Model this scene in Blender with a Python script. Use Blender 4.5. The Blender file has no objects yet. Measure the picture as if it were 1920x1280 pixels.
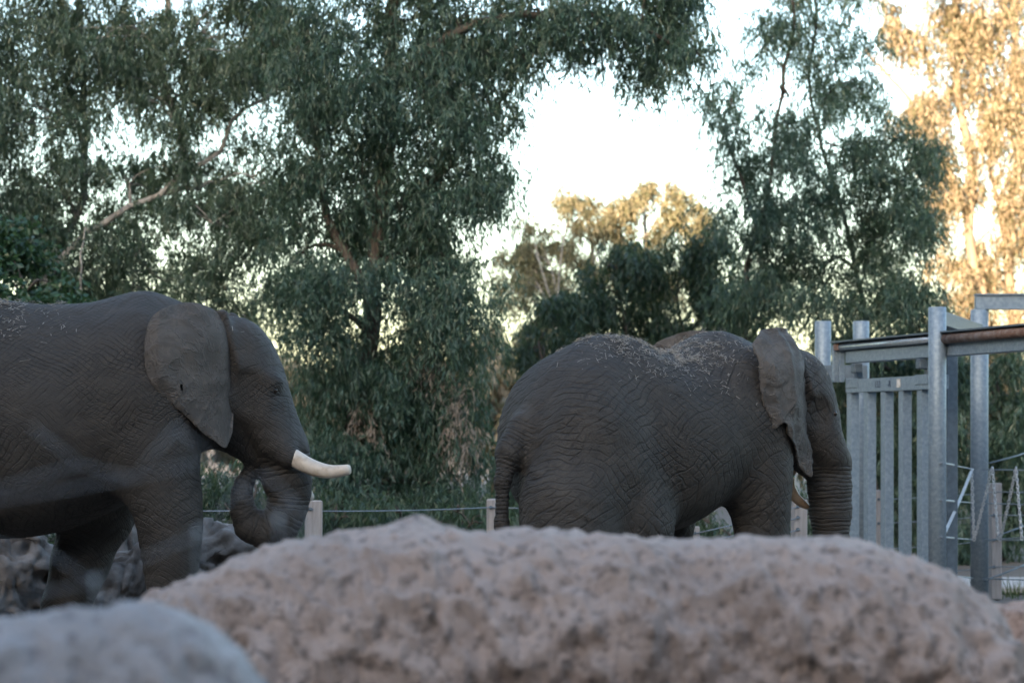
import bpy, math, random
import numpy as np
from mathutils import Vector, Matrix

R_ = math.radians
rng = np.random.default_rng(7)
random.seed(7)
sc = bpy.context.scene
col = sc.collection

# ------------------------------------------------------------------ camera, sky, sun, exposure
FPX, HC, HZ = 4575.0, 1.85, 815.0          # focal length in photo pixels, eye height, horizon row
cam = bpy.data.cameras.new('camera')
cam.sensor_width = 36.0
cam.lens = FPX / 1920 * 36
cam.shift_y = (HZ - 640) / 1920
cam.clip_start, cam.clip_end = 0.1, 3000
cam.dof.use_dof = True
cam.dof.focus_distance = 16.3
cam.dof.aperture_fstop = 2.9
camo = bpy.data.objects.new('camera', cam)
camo.location = (0, 0, HC)
camo.rotation_euler = (R_(90), 0, 0)
col.objects.link(camo)
sc.camera = camo

SUN_EL, SUN_AZ = R_(9.6), R_(205)          # azimuth clockwise from +Y (view direction): low sun behind the viewer's left shoulder
world = bpy.data.worlds.new('World')
sc.world = world
world.use_nodes = True
wn = world.node_tree.nodes
sky = wn.new('ShaderNodeTexSky')
sky.sky_type = 'NISHITA'
sky.sun_disc = False
sky.sun_elevation = SUN_EL
sky.sun_rotation = SUN_AZ
sky.dust_density = 2.0
sky.air_density = 0.9
sky.ozone_density = 0.8
wn['Background'].inputs['Strength'].default_value = 0.15
world.node_tree.links.new(sky.outputs['Color'], wn['Background'].inputs['Color'])

sd = bpy.data.lights.new('sun', 'SUN')
sd.energy = 5.0
sd.angle = R_(0.6)
sd.color = (1.0, 0.70, 0.44)
suno = bpy.data.objects.new('sun', sd)
to_sun = Vector((math.sin(SUN_AZ) * math.cos(SUN_EL), math.cos(SUN_AZ) * math.cos(SUN_EL), math.sin(SUN_EL)))
suno.rotation_euler = to_sun.to_track_quat('Z', 'Y').to_euler()
suno.location = (0, -20, 40)
col.objects.link(suno)

sc.view_settings.view_transform = 'Standard'
sc.view_settings.look = 'None'
sc.view_settings.exposure = 2.45
sc.view_settings.gamma = 1.0
sc.view_settings.use_curve_mapping = False
sc.render.engine = 'CYCLES'
sc.cycles.use_denoising = True
sc.cycles.max_bounces = 6
sc.cycles.transparent_max_bounces = 4

# ------------------------------------------------------------------ helpers
def W(px, py, d):
    """world point seen at photo pixel (px, py) at depth d"""
    return Vector(((px - 960) / FPX * d, d, HC - (py - HZ) / FPX * d))

def tag(o, label=None, cat=None, group=None, kind=None):
    if label: o['label'] = label
    if cat: o['category'] = cat
    if group: o['group'] = group
    if kind: o['kind'] = kind
    return o

def empty(name, loc, rz=0):
    o = bpy.data.objects.new(name, None)
    o.location = loc
    o.rotation_euler = (0, 0, rz)
    o.empty_display_size = 0.2
    col.objects.link(o)
    return o

def mesh_np(name, verts, faces, mat, parent=None, smooth=True):
    """verts (n,3), faces: (m,4) or (m,3) array, or list of such arrays"""
    verts = np.asarray(verts, dtype=np.float32)
    if not isinstance(faces, list): faces = [faces]
    faces = [np.asarray(f, dtype=np.int32) for f in faces if len(f)]
    me = bpy.data.meshes.new(name)
    me.vertices.add(len(verts))
    me.vertices.foreach_set('co', verts.ravel())
    nl = sum(f.size for f in faces)
    me.loops.add(nl)
    me.loops.foreach_set('vertex_index', np.concatenate([f.ravel() for f in faces]))
    cnt = np.concatenate([np.full(len(f), f.shape[1], dtype=np.int32) for f in faces])
    st = np.concatenate([[0], np.cumsum(cnt)[:-1]]).astype(np.int32)
    me.polygons.add(len(cnt))
    me.polygons.foreach_set('loop_start', st)
    me.polygons.foreach_set('use_smooth', np.full(len(cnt), smooth, dtype=bool))
    me.update(calc_edges=True)
    me.validate()
    o = bpy.data.objects.new(name, me)
    col.objects.link(o)
    mats = mat if isinstance(mat, (list, tuple)) else [mat]
    for m in mats: me.materials.append(m)
    if parent: o.parent = parent
    return o

class MB:
    """collects boxes and tubes in world or local coordinates"""
    def __init__(self): self.v, self.q, self.t = [], [], []
    def _add(self, v, q=(), t=()):
        b = len(self.v)
        self.v += [tuple(p) for p in v]
        self.q += [tuple(i + b for i in f) for f in q]
        self.t += [tuple(i + b for i in f) for f in t]
    def box(self, c, size, ax=None, bev=0.0):
        c = Vector(c); ax = ax or (Vector((1,0,0)), Vector((0,1,0)), Vector((0,0,1)))
        hx, hy, hz = (s / 2 for s in size)
        b = min(bev, hx * .8, hy * .8, hz * .8)
        if b <= 0:
            vs = [c + ax[0]*sx*hx + ax[1]*sy*hy + ax[2]*sz*hz for sz in (-1,1) for sy in (-1,1) for sx in (-1,1)]
            self._add(vs, [(0,2,3,1),(4,5,7,6),(0,1,5,4),(2,6,7,3),(0,4,6,2),(1,3,7,5)])
            return self
        vs, q, t = [], [], []
        idx = {}
        for sx in (-1,1):
            for sy in (-1,1):
                for sz in (-1,1):
                    for k in range(3):
                        p = [sx*(hx-b), sy*(hy-b), sz*(hz-b)]
                        p[k] = (sx*hx, sy*hy, sz*hz)[k]
                        idx[(sx,sy,sz,k)] = len(vs)
                        vs.append(c + ax[0]*p[0] + ax[1]*p[1] + ax[2]*p[2])
                    t.append(tuple(idx[(sx,sy,sz,k)] for k in ((0,1,2) if sx*sy*sz > 0 else (0,2,1))))
        for k in range(3):
            o1, o2 = [(1,2),(2,0),(0,1)][k]
            for s in (-1,1):
                def key(a, b_):
                    r = [0,0,0]; r[k] = s; r[o1] = a; r[o2] = b_
                    return idx[(r[0],r[1],r[2],k)]
                f = (key(-1,-1), key(1,-1), key(1,1), key(-1,1))
                q.append(f if s > 0 else f[::-1])
            for a in (-1,1):
                for b_ in (-1,1):
                    def key2(s, kk):
                        r = [0,0,0]; r[k] = s; r[o1] = a; r[o2] = b_
                        return idx[(r[0],r[1],r[2],kk)]
                    f = (key2(-1,o1), key2(1,o1), key2(1,o2), key2(-1,o2))
                    q.append(f if a*b_ > 0 else f[::-1])
        self._add(vs, q, t)
        return self
    def tube(self, pts, rad, n=8, cap=True):
        pts = [Vector(p) for p in pts]
        if not hasattr(rad, '__len__'): rad = [rad] * len(pts)
        rings = []
        up = Vector((0.13, 0.2, 0.97))
        for i, p in enumerate(pts):
            tg = (pts[min(i+1, len(pts)-1)] - pts[max(i-1, 0)])
            if tg.length < 1e-9: tg = Vector((0,0,1))
            tg.normalize()
            a = tg.cross(up)
            if a.length < .2: a = tg.cross(Vector((1,0.1,0)))
            a.normalize(); b = tg.cross(a)
            rings.append([p + (a*math.cos(2*math.pi*k/n) + b*math.sin(2*math.pi*k/n)) * rad[i] for k in range(n)])
        vs = [v for r in rings for v in r]
        q = [(i*n+k, (i+1)*n+k, (i+1)*n+(k+1)%n, i*n+(k+1)%n) for i in range(len(pts)-1) for k in range(n)]
        t = []
        if cap:
            m = len(pts) - 1
            t += [(0, k, k+1) for k in range(1, n-1)]
            t += [(m*n, m*n+k+1, m*n+k) for k in range(1, n-1)]
        self._add(vs, q, t)
        return self
    def build(self, name, mat, parent=None, smooth=False):
        return mesh_np(name, np.array(self.v), [np.array(self.q, dtype=np.int32).reshape(-1,4), np.array(self.t, dtype=np.int32).reshape(-1,3)], mat, parent, smooth)

# --- numpy gradient noise
_perm = np.random.default_rng(3).permutation(256).astype(np.int32)
_perm = np.concatenate([_perm, _perm, _perm])
_g = np.random.default_rng(5).normal(size=(256, 3)); _g /= np.linalg.norm(_g, axis=1)[:, None]
def perlin(p):
    p = np.asarray(p, dtype=np.float64)
    i = np.floor(p).astype(np.int64); f = p - i; i = (i & 255).astype(np.int32)
    u = f*f*f*(f*(f*6-15)+10)
    def gr(dx,dy,dz):
        h = _perm[_perm[_perm[(i[:,0]+dx)&255] + ((i[:,1]+dy)&255)] + ((i[:,2]+dz)&255)] & 255
        g = _g[h]
        return g[:,0]*(f[:,0]-dx) + g[:,1]*(f[:,1]-dy) + g[:,2]*(f[:,2]-dz)
    L = lambda a,b,t: a + (b-a)*t
    x00 = L(gr(0,0,0), gr(1,0,0), u[:,0]); x10 = L(gr(0,1,0), gr(1,1,0), u[:,0])
    x01 = L(gr(0,0,1), gr(1,0,1), u[:,0]); x11 = L(gr(0,1,1), gr(1,1,1), u[:,0])
    return L(L(x00,x10,u[:,1]), L(x01,x11,u[:,1]), u[:,2]) * 1.5
def fbm(p, oct=4, gain=.5):
    s = 0; a = 1
    for k in range(oct):
        s = s + a*perlin(p*(2**k) + 17.3*k); a *= gain
    return s

# --- signed distance modelling on a grid, meshed with surface nets
class SDF:
    def __init__(self, lo, hi, h):
        self.lo = np.array(lo, float); self.h = h
        self.n = np.ceil((np.array(hi) - self.lo) / h).astype(int) + 1
        self.ax = [self.lo[k] + h*np.arange(self.n[k]) for k in range(3)]
        self.f = np.full(self.n, 10.0, dtype=np.float32)
    def sub(self, lo, hi):
        a = np.clip(np.floor((np.array(lo) - self.lo)/self.h).astype(int), 0, self.n)
        b = np.clip(np.ceil((np.array(hi) - self.lo)/self.h).astype(int) + 1, 0, self.n)
        sl = tuple(slice(a[k], b[k]) for k in range(3))
        X = self.ax[0][sl[0]][:,None,None]; Y = self.ax[1][sl[1]][None,:,None]; Z = self.ax[2][sl[2]][None,None,:]
        return sl, X, Y, Z
    def merge(self, sl, d, k, cut=False):
        f = self.f[sl]
        if cut:
            hh = np.maximum(k - np.abs(f + d), 0)/k
            self.f[sl] = np.maximum(f, -d) + hh*hh*k*.25
        else:
            hh = np.maximum(k - np.abs(f - d), 0)/k
            self.f[sl] = np.minimum(f, d) - hh*hh*k*.25
    def cone(self, a, b, ra, rb, k=.1, cut=False, sy=1.0):
        a = np.array(a, float); b = np.array(b, float)
        m = max(ra, rb)*max(1, sy) + k + 3*self.h
        sl, X, Y, Z = self.sub(np.minimum(a,b) - m, np.maximum(a,b) + m)
        ab = b - a; L2 = max(float(ab @ ab), 1e-9)
        t = np.clip(((X-a[0])*ab[0] + (Y-a[1])*ab[1] + (Z-a[2])*ab[2])/L2, 0, 1)
        d = np.sqrt((X-a[0]-t*ab[0])**2 + ((Y-a[1]-t*ab[1])/sy)**2 + (Z-a[2]-t*ab[2])**2) - (ra + (rb-ra)*t)
        self.merge(sl, d.astype(np.float32), k, cut)
    def chain(self, pts, k=.08, sy=1.0):
        for (p, r), (q, s) in zip(pts[:-1], pts[1:]): self.cone(p, q, r, s, k, sy=sy)
    def ell(self, c, r, k=.1, cut=False):
        r = np.array(r, float); c = np.array(c, float)
        m = k + 3*self.h
        sl, X, Y, Z = self.sub(c-r-m, c+r+m)
        q = np.sqrt(((X-c[0])/r[0])**2 + ((Y-c[1])/r[1])**2 + ((Z-c[2])/r[2])**2)
        q2 = np.sqrt(((X-c[0])/r[0]**2)**2 + ((Y-c[1])/r[1]**2)**2 + ((Z-c[2])/r[2]**2)**2)
        self.merge(sl, (q*(q-1)/np.maximum(q2, 1e-6)).astype(np.float32), k, cut)
    def mesh(self):
        f = self.f; ins = f < 0
        nx, ny, nz = f.shape
        c = np.zeros((nx-1, ny-1, nz-1), dtype=np.int8)
        offs = [(a,b,d) for a in (0,1) for b in (0,1) for d in (0,1)]
        for a,b,d in offs: c += ins[a:nx-1+a, b:ny-1+b, d:nz-1+d]
        act = (c > 0) & (c < 8)
        I = np.argwhere(act)
        vid = np.full(act.shape, -1, dtype=np.int32); vid[act] = np.arange(len(I))
        acc = np.zeros((len(I),3)); cnt = np.zeros(len(I))
        F = {o: f[I[:,0]+o[0], I[:,1]+o[1], I[:,2]+o[2]] for o in offs}
        for o in offs:
            for k in range(3):
                if o[k] == 0:
                    o2 = list(o); o2[k] = 1; o2 = tuple(o2)
                    fa, fb = F[o], F[o2]
                    m = (fa < 0) != (fb < 0)
                    t = np.where(m, fa/np.where(m, fa-fb, 1), 0)
                    p = np.tile(np.array(o, float), (len(I),1)); p[:,k] = t
                    acc[m] += p[m]; cnt[m] += 1
        V = self.lo + (I + acc/cnt[:,None])*self.h
        quads = []
        for k in range(3):
            sl0 = [slice(None)]*3; sl1 = [slice(None)]*3
            sl0[k] = slice(0,-1); sl1[k] = slice(1,None)
            a = ins[tuple(sl0)]; b = ins[tuple(sl1)]
            E = np.argwhere(a != b)
            k1, k2 = (k+1)%3, (k+2)%3
            E = E[(E[:,k1] > 0) & (E[:,k2] > 0) & (E[:,k1] < f.shape[k1]-1) & (E[:,k2] < f.shape[k2]-1)]
            flip = a[E[:,0],E[:,1],E[:,2]]
            def cell(d1,d2):
                e = E.copy(); e[:,k1] -= d1; e[:,k2] -= d2
                return vid[e[:,0],e[:,1],e[:,2]]
            q = np.stack([cell(1,1), cell(0,1), cell(0,0), cell(1,0)], 1)
            q[~flip] = q[~flip][:, ::-1]
            quads.append(q)
        return V, np.concatenate(quads)

def vnormals(V, Q):
    n = np.cross(V[Q[:,2]] - V[Q[:,0]], V[Q[:,3]] - V[Q[:,1]])
    N = np.zeros_like(V)
    for k in range(4): np.add.at(N, Q[:,k], n)
    return N/np.maximum(np.linalg.norm(N, axis=1), 1e-9)[:,None]

# ------------------------------------------------------------------ materials
def new_mat(name):
    m = bpy.data.materials.new(name); m.use_nodes = True
    nt = m.node_tree
    return m, nt, nt.nodes['Principled BSDF']
def nd(nt, typ, **kw):
    n = nt.nodes.new(typ)
    for k, v in kw.items():
        if k.startswith('i_'): n.inputs[k[2:].replace('_', ' ')].default_value = v
        else: setattr(n, k, v)
    return n
def ramp(nt, fac, stops):
    r = nt.nodes.new('ShaderNodeValToRGB')
    el = r.color_ramp.elements
    while len(el) < len(stops): el.new(0.5)
    for e, (p, c) in zip(el, stops): e.position = p; e.color = (*c, 1) if len(c) == 3 else c
    nt.links.new(fac, r.inputs['Fac'])
    return r
def mix(nt, fac, a, b, mode='MIX'):
    n = nt.nodes.new('ShaderNodeMix'); n.data_type = 'RGBA'; n.blend_type = mode
    for sock, v in ((n.inputs[0], fac), (n.inputs[6], a), (n.inputs[7], b)):
        if isinstance(v, bpy.types.NodeSocket): nt.links.new(v, sock)
        elif isinstance(v, (int, float)): sock.default_value = v
        else: sock.default_value = (*v, 1)
    return n.outputs[2]
def math_(nt, op, a, b=0.0, c=None, clamp=False):
    n = nt.nodes.new('ShaderNodeMath'); n.operation = op; n.use_clamp = clamp
    for i, v in enumerate((a, b) if c is None else (a, b, c)):
        if isinstance(v, bpy.types.NodeSocket): nt.links.new(v, n.inputs[i])
        else: n.inputs[i].default_value = v
    return n.outputs[0]
def noise(nt, co, scale, detail=4, rough=.55, dist=0.0):
    n = nd(nt, 'ShaderNodeTexNoise'); n.inputs['Scale'].default_value = scale
    n.inputs['Detail'].default_value = detail; n.inputs['Roughness'].default_value = rough
    n.inputs['Distortion'].default_value = dist
    nt.links.new(co, n.inputs['Vector']); return n
def bump(nt, h, strength, dist, prev=None):
    b = nd(nt, 'ShaderNodeBump'); b.inputs['Strength'].default_value = strength; b.inputs['Distance'].default_value = dist
    nt.links.new(h, b.inputs['Height'])
    if prev is not None: nt.links.new(prev, b.inputs['Normal'])
    return b.outputs['Normal']

def mat_noise(name, c1, c2, scale, rough=.8, bs=.3, bd=.01, metallic=0, detail=5, c3=None, stretch=None):
    m, nt, p = new_mat(name)
    tc = nd(nt, 'ShaderNodeTexCoord').outputs['Object']
    if stretch:
        mp = nd(nt, 'ShaderNodeMapping'); mp.inputs['Scale'].default_value = stretch
        nt.links.new(tc, mp.inputs['Vector']); tc = mp.outputs['Vector']
    n = noise(nt, tc, scale, detail)
    stops = [(.32, c1), (.68, c2)] if c3 is None else [(.3, c1), (.5, c2), (.7, c3)]
    r = ramp(nt, n.outputs['Fac'], stops)
    nt.links.new(r.outputs['Color'], p.inputs['Base Color'])
    p.inputs['Roughness'].default_value = rough; p.inputs['Metallic'].default_value = metallic
    if bs:
        n2 = noise(nt, tc, scale*3, 6)
        nt.links.new(bump(nt, n2.outputs['Fac'], bs, bd), p.inputs['Normal'])
    return m

def mat_skin(name, cell, fine, ang, base, crackle, seed):
    m, nt, p = new_mat(name)
    tc = nd(nt, 'ShaderNodeTexCoord').outputs['Object']
    mp = nd(nt, 'ShaderNodeMapping')
    mp.inputs['Rotation'].default_value = (0, ang, 0); mp.inputs['Location'].default_value = (seed, seed*.7, 0)
    nt.links.new(tc, mp.inputs['Vector'])
    co = mp.outputs['Vector']
    # warp
    wn_ = noise(nt, co, 2.2, 2)
    va = nd(nt, 'ShaderNodeVectorMath', operation='MULTIPLY_ADD')
    nt.links.new(wn_.outputs['Color'], va.inputs[0]); va.inputs[1].default_value = (.16,.16,.16); nt.links.new(co, va.inputs[2])
    cw = va.outputs[0]
    sep = nd(nt, 'ShaderNodeSeparateXYZ'); nt.links.new(cw, sep.inputs[0])
    def lines(angle, freq, warp, width, sc):
        # irregular crease lines across direction `angle` in the side plane, broken up by noise
        c_, s__ = math.cos(angle), math.sin(angle)
        u = math_(nt, 'ADD', math_(nt, 'MULTIPLY', sep.outputs['X'], c_), math_(nt, 'MULTIPLY', sep.outputs['Z'], s__))
        u = math_(nt, 'ADD', u, math_(nt, 'MULTIPLY', sep.outputs['Y'], .35))
        nz = noise(nt, cw, sc, 3, .6)
        u = math_(nt, 'ADD', math_(nt, 'MULTIPLY', u, freq), math_(nt, 'MULTIPLY', nz.outputs['Fac'], warp))
        fr = math_(nt, 'FRACT', u)
        dd = math_(nt, 'ABSOLUTE', math_(nt, 'SUBTRACT', fr, .5))
        dd = math_(nt, 'DIVIDE', dd, width)
        dd = math_(nt, 'MINIMUM', dd, 1.0)
        brk = ramp(nt, noise(nt, cw, sc*1.7 + angle, 2).outputs['Fac'], [(.40, (1,1,1)), (.60, (0,0,0))]).outputs['Color']
        return math_(nt, 'MAXIMUM', dd, math_(nt, 'MULTIPLY', brk, .9))
    l1 = lines(0.9, cell*1.25, 2.6, .15, 2.2)
    l2 = lines(2.25, cell*1.05, 2.8, .15, 1.9)
    l3 = lines(0.55, fine, 5.0, .30, 7.0)
    l4 = lines(2.0, fine*.9, 5.0, .30, 6.0)
    v1 = nd(nt, 'ShaderNodeTexVoronoi', feature='DISTANCE_TO_EDGE'); v1.inputs['Scale'].default_value = cell*1.1
    nt.links.new(cw, v1.inputs['Vector'])
    ve = math_(nt, 'MINIMUM', math_(nt, 'MULTIPLY', v1.outputs['Distance'], 11.0), 1.0)
    e1 = math_(nt, 'MULTIPLY', math_(nt, 'MULTIPLY', l1, l2), math_(nt, 'ADD', math_(nt, 'MULTIPLY', ve, .25), .75))
    e2 = math_(nt, 'MULTIPLY', l3, l4)
    # rings along trunk, tail and leg folds (attributes made with the mesh)
    ra = nd(nt, 'ShaderNodeAttribute', attribute_name='ring'); rw = nd(nt, 'ShaderNodeAttribute', attribute_name='ringw')
    nw = noise(nt, co, 9.0, 3)
    rp = math_(nt, 'ADD', ra.outputs['Fac'], math_(nt, 'MULTIPLY', nw.outputs['Fac'], 1.3))
    rs = math_(nt, 'ABSOLUTE', math_(nt, 'SINE', math_(nt, 'MULTIPLY', rp, math.pi)))
    rs = math_(nt, 'POWER', rs, .5)
    keep = math_(nt, 'SUBTRACT', 1.0, math_(nt, 'MULTIPLY', rw.outputs['Fac'], .75))
    # where the crackle is strong or weak
    fade = ramp(nt, noise(nt, tc, 1.6, 2).outputs['Fac'], [(.35, (.35,.35,.35)), (.62, (1,1,1))]).outputs['Color']
    h = math_(nt, 'MULTIPLY', math_(nt, 'ADD', math_(nt, 'MULTIPLY', e1, .9*crackle), math_(nt, 'MULTIPLY', e2, .38)), keep)
    h = math_(nt, 'MULTIPLY', h, fade)
    h = math_(nt, 'ADD', h, math_(nt, 'MULTIPLY', math_(nt, 'MULTIPLY', rs, rw.outputs['Fac']), 1.3))
    nf = noise(nt, tc, 60, 5)
    nb = bump(nt, h, .75, .009)
    nb = bump(nt, nf.outputs['Fac'], .3, .003, nb)
    nt.links.new(nb, p.inputs['Normal'])
    blot = ramp(nt, noise(nt, tc, 2.3, 6, .6).outputs['Fac'], [(.3, tuple(x*.8 for x in base)), (.55, base), (.75, tuple(min(1, x*1.35) for x in base))])
    dust = ramp(nt, noise(nt, tc, 9, 7, .7).outputs['Fac'], [(.45, (0,0,0)), (.75, (1,1,1))])
    c = mix(nt, math_(nt, 'MULTIPLY', dust.outputs['Color'], .6), blot.outputs['Color'], (base[0]*1.7, base[1]*1.6, base[2]*1.5))
    # crease lines are coloured darker than the skin between them
    cr = math_(nt, 'MULTIPLY', math_(nt, 'SUBTRACT', 1.0, e1), .62*crackle)
    c = mix(nt, math_(nt, 'MULTIPLY', cr, fade), c, tuple(x*.38 for x in base))
    nt.links.new(c, p.inputs['Base Color'])
    p.inputs['Roughness'].default_value = .72
    p.inputs['Specular IOR Level'].default_value = .35
    return m

def mat_leaf(name, cols, transl=.3, rough=.36):
    m, nt, p = new_mat(name)
    g = nd(nt, 'ShaderNodeNewGeometry')
    r = ramp(nt, g.outputs['Random Per Island'], [(i/(len(cols)-1), c) for i, c in enumerate(cols)])
    nt.links.new(r.outputs['Color'], p.inputs['Base Color'])
    p.inputs['Roughness'].default_value = rough
    p.inputs['Specular IOR Level'].default_value = .55
    tr = nd(nt, 'ShaderNodeBsdfTranslucent')
    nt.links.new(mix(nt, .5, r.outputs['Color'], (.16,.2,.03)), tr.inputs['Color'])
    ms = nd(nt, 'ShaderNodeMixShader'); ms.inputs[0].default_value = transl
    nt.links.new(p.outputs[0], ms.inputs[1]); nt.links.new(tr.outputs[0], ms.inputs[2])
    nt.links.new(ms.outputs[0], nt.nodes['Material Output'].inputs['Surface'])
    return m

M = {}
M['skin_a'] = mat_skin('elephant_skin_fine', 25, 60, .15, (.0425,.0385,.035), 1.2, 0.0)
M['skin_b'] = mat_skin('elephant_skin_creased', 15, 48, -.1, (.042,.0385,.0352), 1.5, 5.3)
def mat_ear(name, base, seed):
    m, nt, p = new_mat(name)
    tc = nd(nt, 'ShaderNodeTexCoord').outputs['Object']
    mp = nd(nt, 'ShaderNodeMapping'); mp.inputs['Location'].default_value = (seed, 0, seed); nt.links.new(tc, mp.inputs['Vector']); co = mp.outputs['Vector']
    n1 = noise(nt, co, 4.0, 6, .62, .5); n2 = noise(nt, co, 16, 6, .65); n3 = noise(nt, co, 70, 4)
    c = ramp(nt, n1.outputs['Fac'], [(.30, tuple(x*.72 for x in base)), (.5, base), (.68, tuple(x*1.5 for x in base))]).outputs['Color']
    sc_ = ramp(nt, n2.outputs['Fac'], [(.58, (0,0,0)), (.72, (1,1,1))]).outputs['Color']
    c = mix(nt, math_(nt, 'MULTIPLY', sc_, .6), c, tuple(x*2.0 for x in base))
    v = nd(nt, 'ShaderNodeTexVoronoi', feature='DISTANCE_TO_EDGE'); v.inputs['Scale'].default_value = 7.0
    wv = nd(nt, 'ShaderNodeVectorMath', operation='MULTIPLY_ADD'); nt.links.new(n1.outputs['Color'], wv.inputs[0]); wv.inputs[1].default_value = (.5,.5,.5); nt.links.new(co, wv.inputs[2])
    nt.links.new(wv.outputs[0], v.inputs['Vector'])
    vein = math_(nt, 'SUBTRACT', 1.0, math_(nt, 'MINIMUM', math_(nt, 'MULTIPLY', v.outputs['Distance'], 9.0), 1.0))
    c = mix(nt, math_(nt, 'MULTIPLY', vein, .42), c, tuple(x*1.9 for x in base))
    nt.links.new(c, p.inputs['Base Color']); p.inputs['Roughness'].default_value = .75; p.inputs['Specular IOR Level'].default_value = .3
    b = bump(nt, vein, .6, .012); b = bump(nt, n2.outputs['Fac'], .7, .012, b); b = bump(nt, n3.outputs['Fac'], .5, .003, b)
    nt.links.new(b, p.inputs['Normal'])
    return m
M['ear_a'] = mat_ear('ear_skin', (.078,.069,.062), 0.0)
M['ear_b'] = mat_ear('ear_skin_dusty', (.080,.072,.066), 3.7)
M['ivory'] = mat_noise('ivory', (.28,.20,.13), (.56,.49,.41), 9, .45, .2, .004, detail=8, c3=(.66,.60,.53))
M['ivory_brown'] = mat_noise('ivory_stained', (.42,.24,.12), (.70,.50,.34), 9, .4, .1, .003)
M['eye'] = mat_noise('eye', (.01,.008,.006), (.03,.02,.015), 20, .15, 0)
M['straw'] = mat_noise('straw', (.20,.19,.17), (.38,.36,.33), 30, .8, 0)
M['galv'] = mat_noise('galvanised_steel', (.165,.225,.285), (.215,.28,.345), 30, .5, .08, .001, metallic=.25, c3=(.275,.345,.415))
M['galv_dark'] = mat_noise('weathered_steel', (.085,.115,.145), (.13,.17,.21), 18, .55, .15, .002, metallic=.25)
M['steel_bright'] = mat_noise('bright_steel', (.45,.52,.6), (.6,.68,.76), 15, .3, .05, .001, metallic=.6)
M['rust'] = mat_noise('rusty_pipe', (.10,.05,.035), (.20,.12,.09), 14, .75, .3, .003, c3=(.26,.22,.21))
M['white_paint'] = mat_noise('white_paint', (.55,.5,.46), (.8,.78,.76), 25, .5, .1, .002)
M['lettering'] = mat_noise('marker_ink', (.03,.05,.10), (.05,.08,.14), 30, .7, 0)
M['post'] = mat_noise('grey_timber', (.27,.25,.245), (.38,.355,.345), 6, .8, .3, .004, stretch=(6,6,.7))
M['cable'] = mat_noise('steel_cable', (.14,.17,.20), (.26,.30,.34), 60, .5, .2, .001, metallic=.3)
M['chain'] = mat_noise('zinc_chain', (.40,.44,.48), (.62,.66,.70), 40, .4, 0, metallic=.4)
M['netwire'] = mat_noise('net_wire', (.40,.46,.52), (.55,.61,.67), 40, .4, 0, metallic=.2)
M['bark_pale'] = mat_noise('pale_bark', (.20,.185,.17), (.34,.32,.30), 3, .85, .4, .01, c3=(.46,.44,.42), stretch=(3,3,.6))
M['bark_tan'] = mat_noise('tan_bark', (.17,.135,.10), (.27,.22,.17), 3, .85, .4, .01, stretch=(3,3,.6))
M['bark'] = mat_noise('brown_bark', (.07,.055,.045), (.14,.115,.095), 5, .9, .5, .015, stretch=(4,4,.8))
M['driftwood'] = mat_noise('driftwood', (.07,.06,.055), (.17,.15,.135), 5, .85, .7, .02, c3=(.29,.26,.24))
M['leaf_gum'] = mat_leaf('gum_leaf', [(.020,.056,.042), (.038,.088,.064), (.066,.128,.09), (.14,.21,.16), (.026,.068,.052)])
M['leaf_olive'] = mat_leaf('olive_gum_leaf', [(.034,.076,.054), (.064,.118,.078), (.105,.165,.108), (.18,.235,.175), (.046,.092,.066)])
M['leaf_dark'] = mat_leaf('dark_leaf', [(.018,.048,.034), (.032,.072,.048), (.055,.10,.06), (.095,.15,.10), (.022,.056,.04)])
M['leaf_bush'] = mat_leaf('bush_leaf', [(.022,.065,.034), (.036,.092,.048), (.055,.12,.06)], .25, .35)
M['leaf_far'] = mat_leaf('sun_tinted_gum_leaf', [(.07,.09,.05), (.20,.17,.11), (.36,.29,.20), (.50,.41,.31), (.12,.14,.07)], .4)  # pale gold of the low sun put into the leaf colours
M['leaf_mid'] = mat_leaf('half_sun_tinted_leaf', [(.11,.13,.075), (.20,.19,.12), (.30,.27,.18), (.13,.16,.09)], .35)  # greener copy with some of the sun's gold in its colours
M['leaf_dry'] = mat_leaf('dry_leaf', [(.22,.18,.15), (.32,.27,.23), (.42,.36,.32)], .2, .7)
M['grass'] = mat_leaf('grass_blade', [(.05,.085,.035), (.08,.12,.05), (.13,.14,.07)], .3)

def mat_rock(name, pale, mid, dark, pit):
    m, nt, p = new_mat(name)
    tc = nd(nt, 'ShaderNodeTexCoord').outputs['Object']
    n1 = noise(nt, tc, 3.2, 7, .62, .0)
    n2 = noise(nt, tc, 26, 6, .6, .0)
    n3 = noise(nt, tc, 60, 5, .6)
    c = ramp(nt, n1.outputs['Fac'], [(.32, mid), (.5, pale), (.72, tuple(x*1.12 for x in pale))]).outputs['Color']
    spots = ramp(nt, n2.outputs['Fac'], [(.36, (1,1,1)), (.47, (0,0,0))]).outputs['Color']
    c = mix(nt, math_(nt, 'MULTIPLY', spots, pit), c, dark)
    c = mix(nt, math_(nt, 'MULTIPLY', n3.outputs['Fac'], .35), c, tuple(x*.7 for x in mid))
    nt.links.new(c, p.inputs['Base Color'])
    p.inputs['Roughness'].default_value = .9
    b = bump(nt, n2.outputs['Fac'], 1.0, .05)
    b = bump(nt, n3.outputs['Fac'], .5, .008, b)
    nt.links.new(b, p.inputs['Normal'])
    return m
M['rock_pink'] = mat_rock('pink_sandstone', (.56,.44,.385), (.43,.335,.29), (.115,.10,.095), .68)
M['rock_grey'] = mat_rock('grey_sandstone', (.50,.47,.47), (.39,.365,.365), (.16,.155,.16), .65)
M['rock_red'] = mat_rock('red_sandstone', (.52,.36,.29), (.40,.27,.21), (.16,.11,.09), .7)
M['sand'] = mat_noise('sandy_soil', (.075,.06,.05), (.12,.098,.082), 1.2, .95, .5, .02, c3=(.16,.135,.115))
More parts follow.
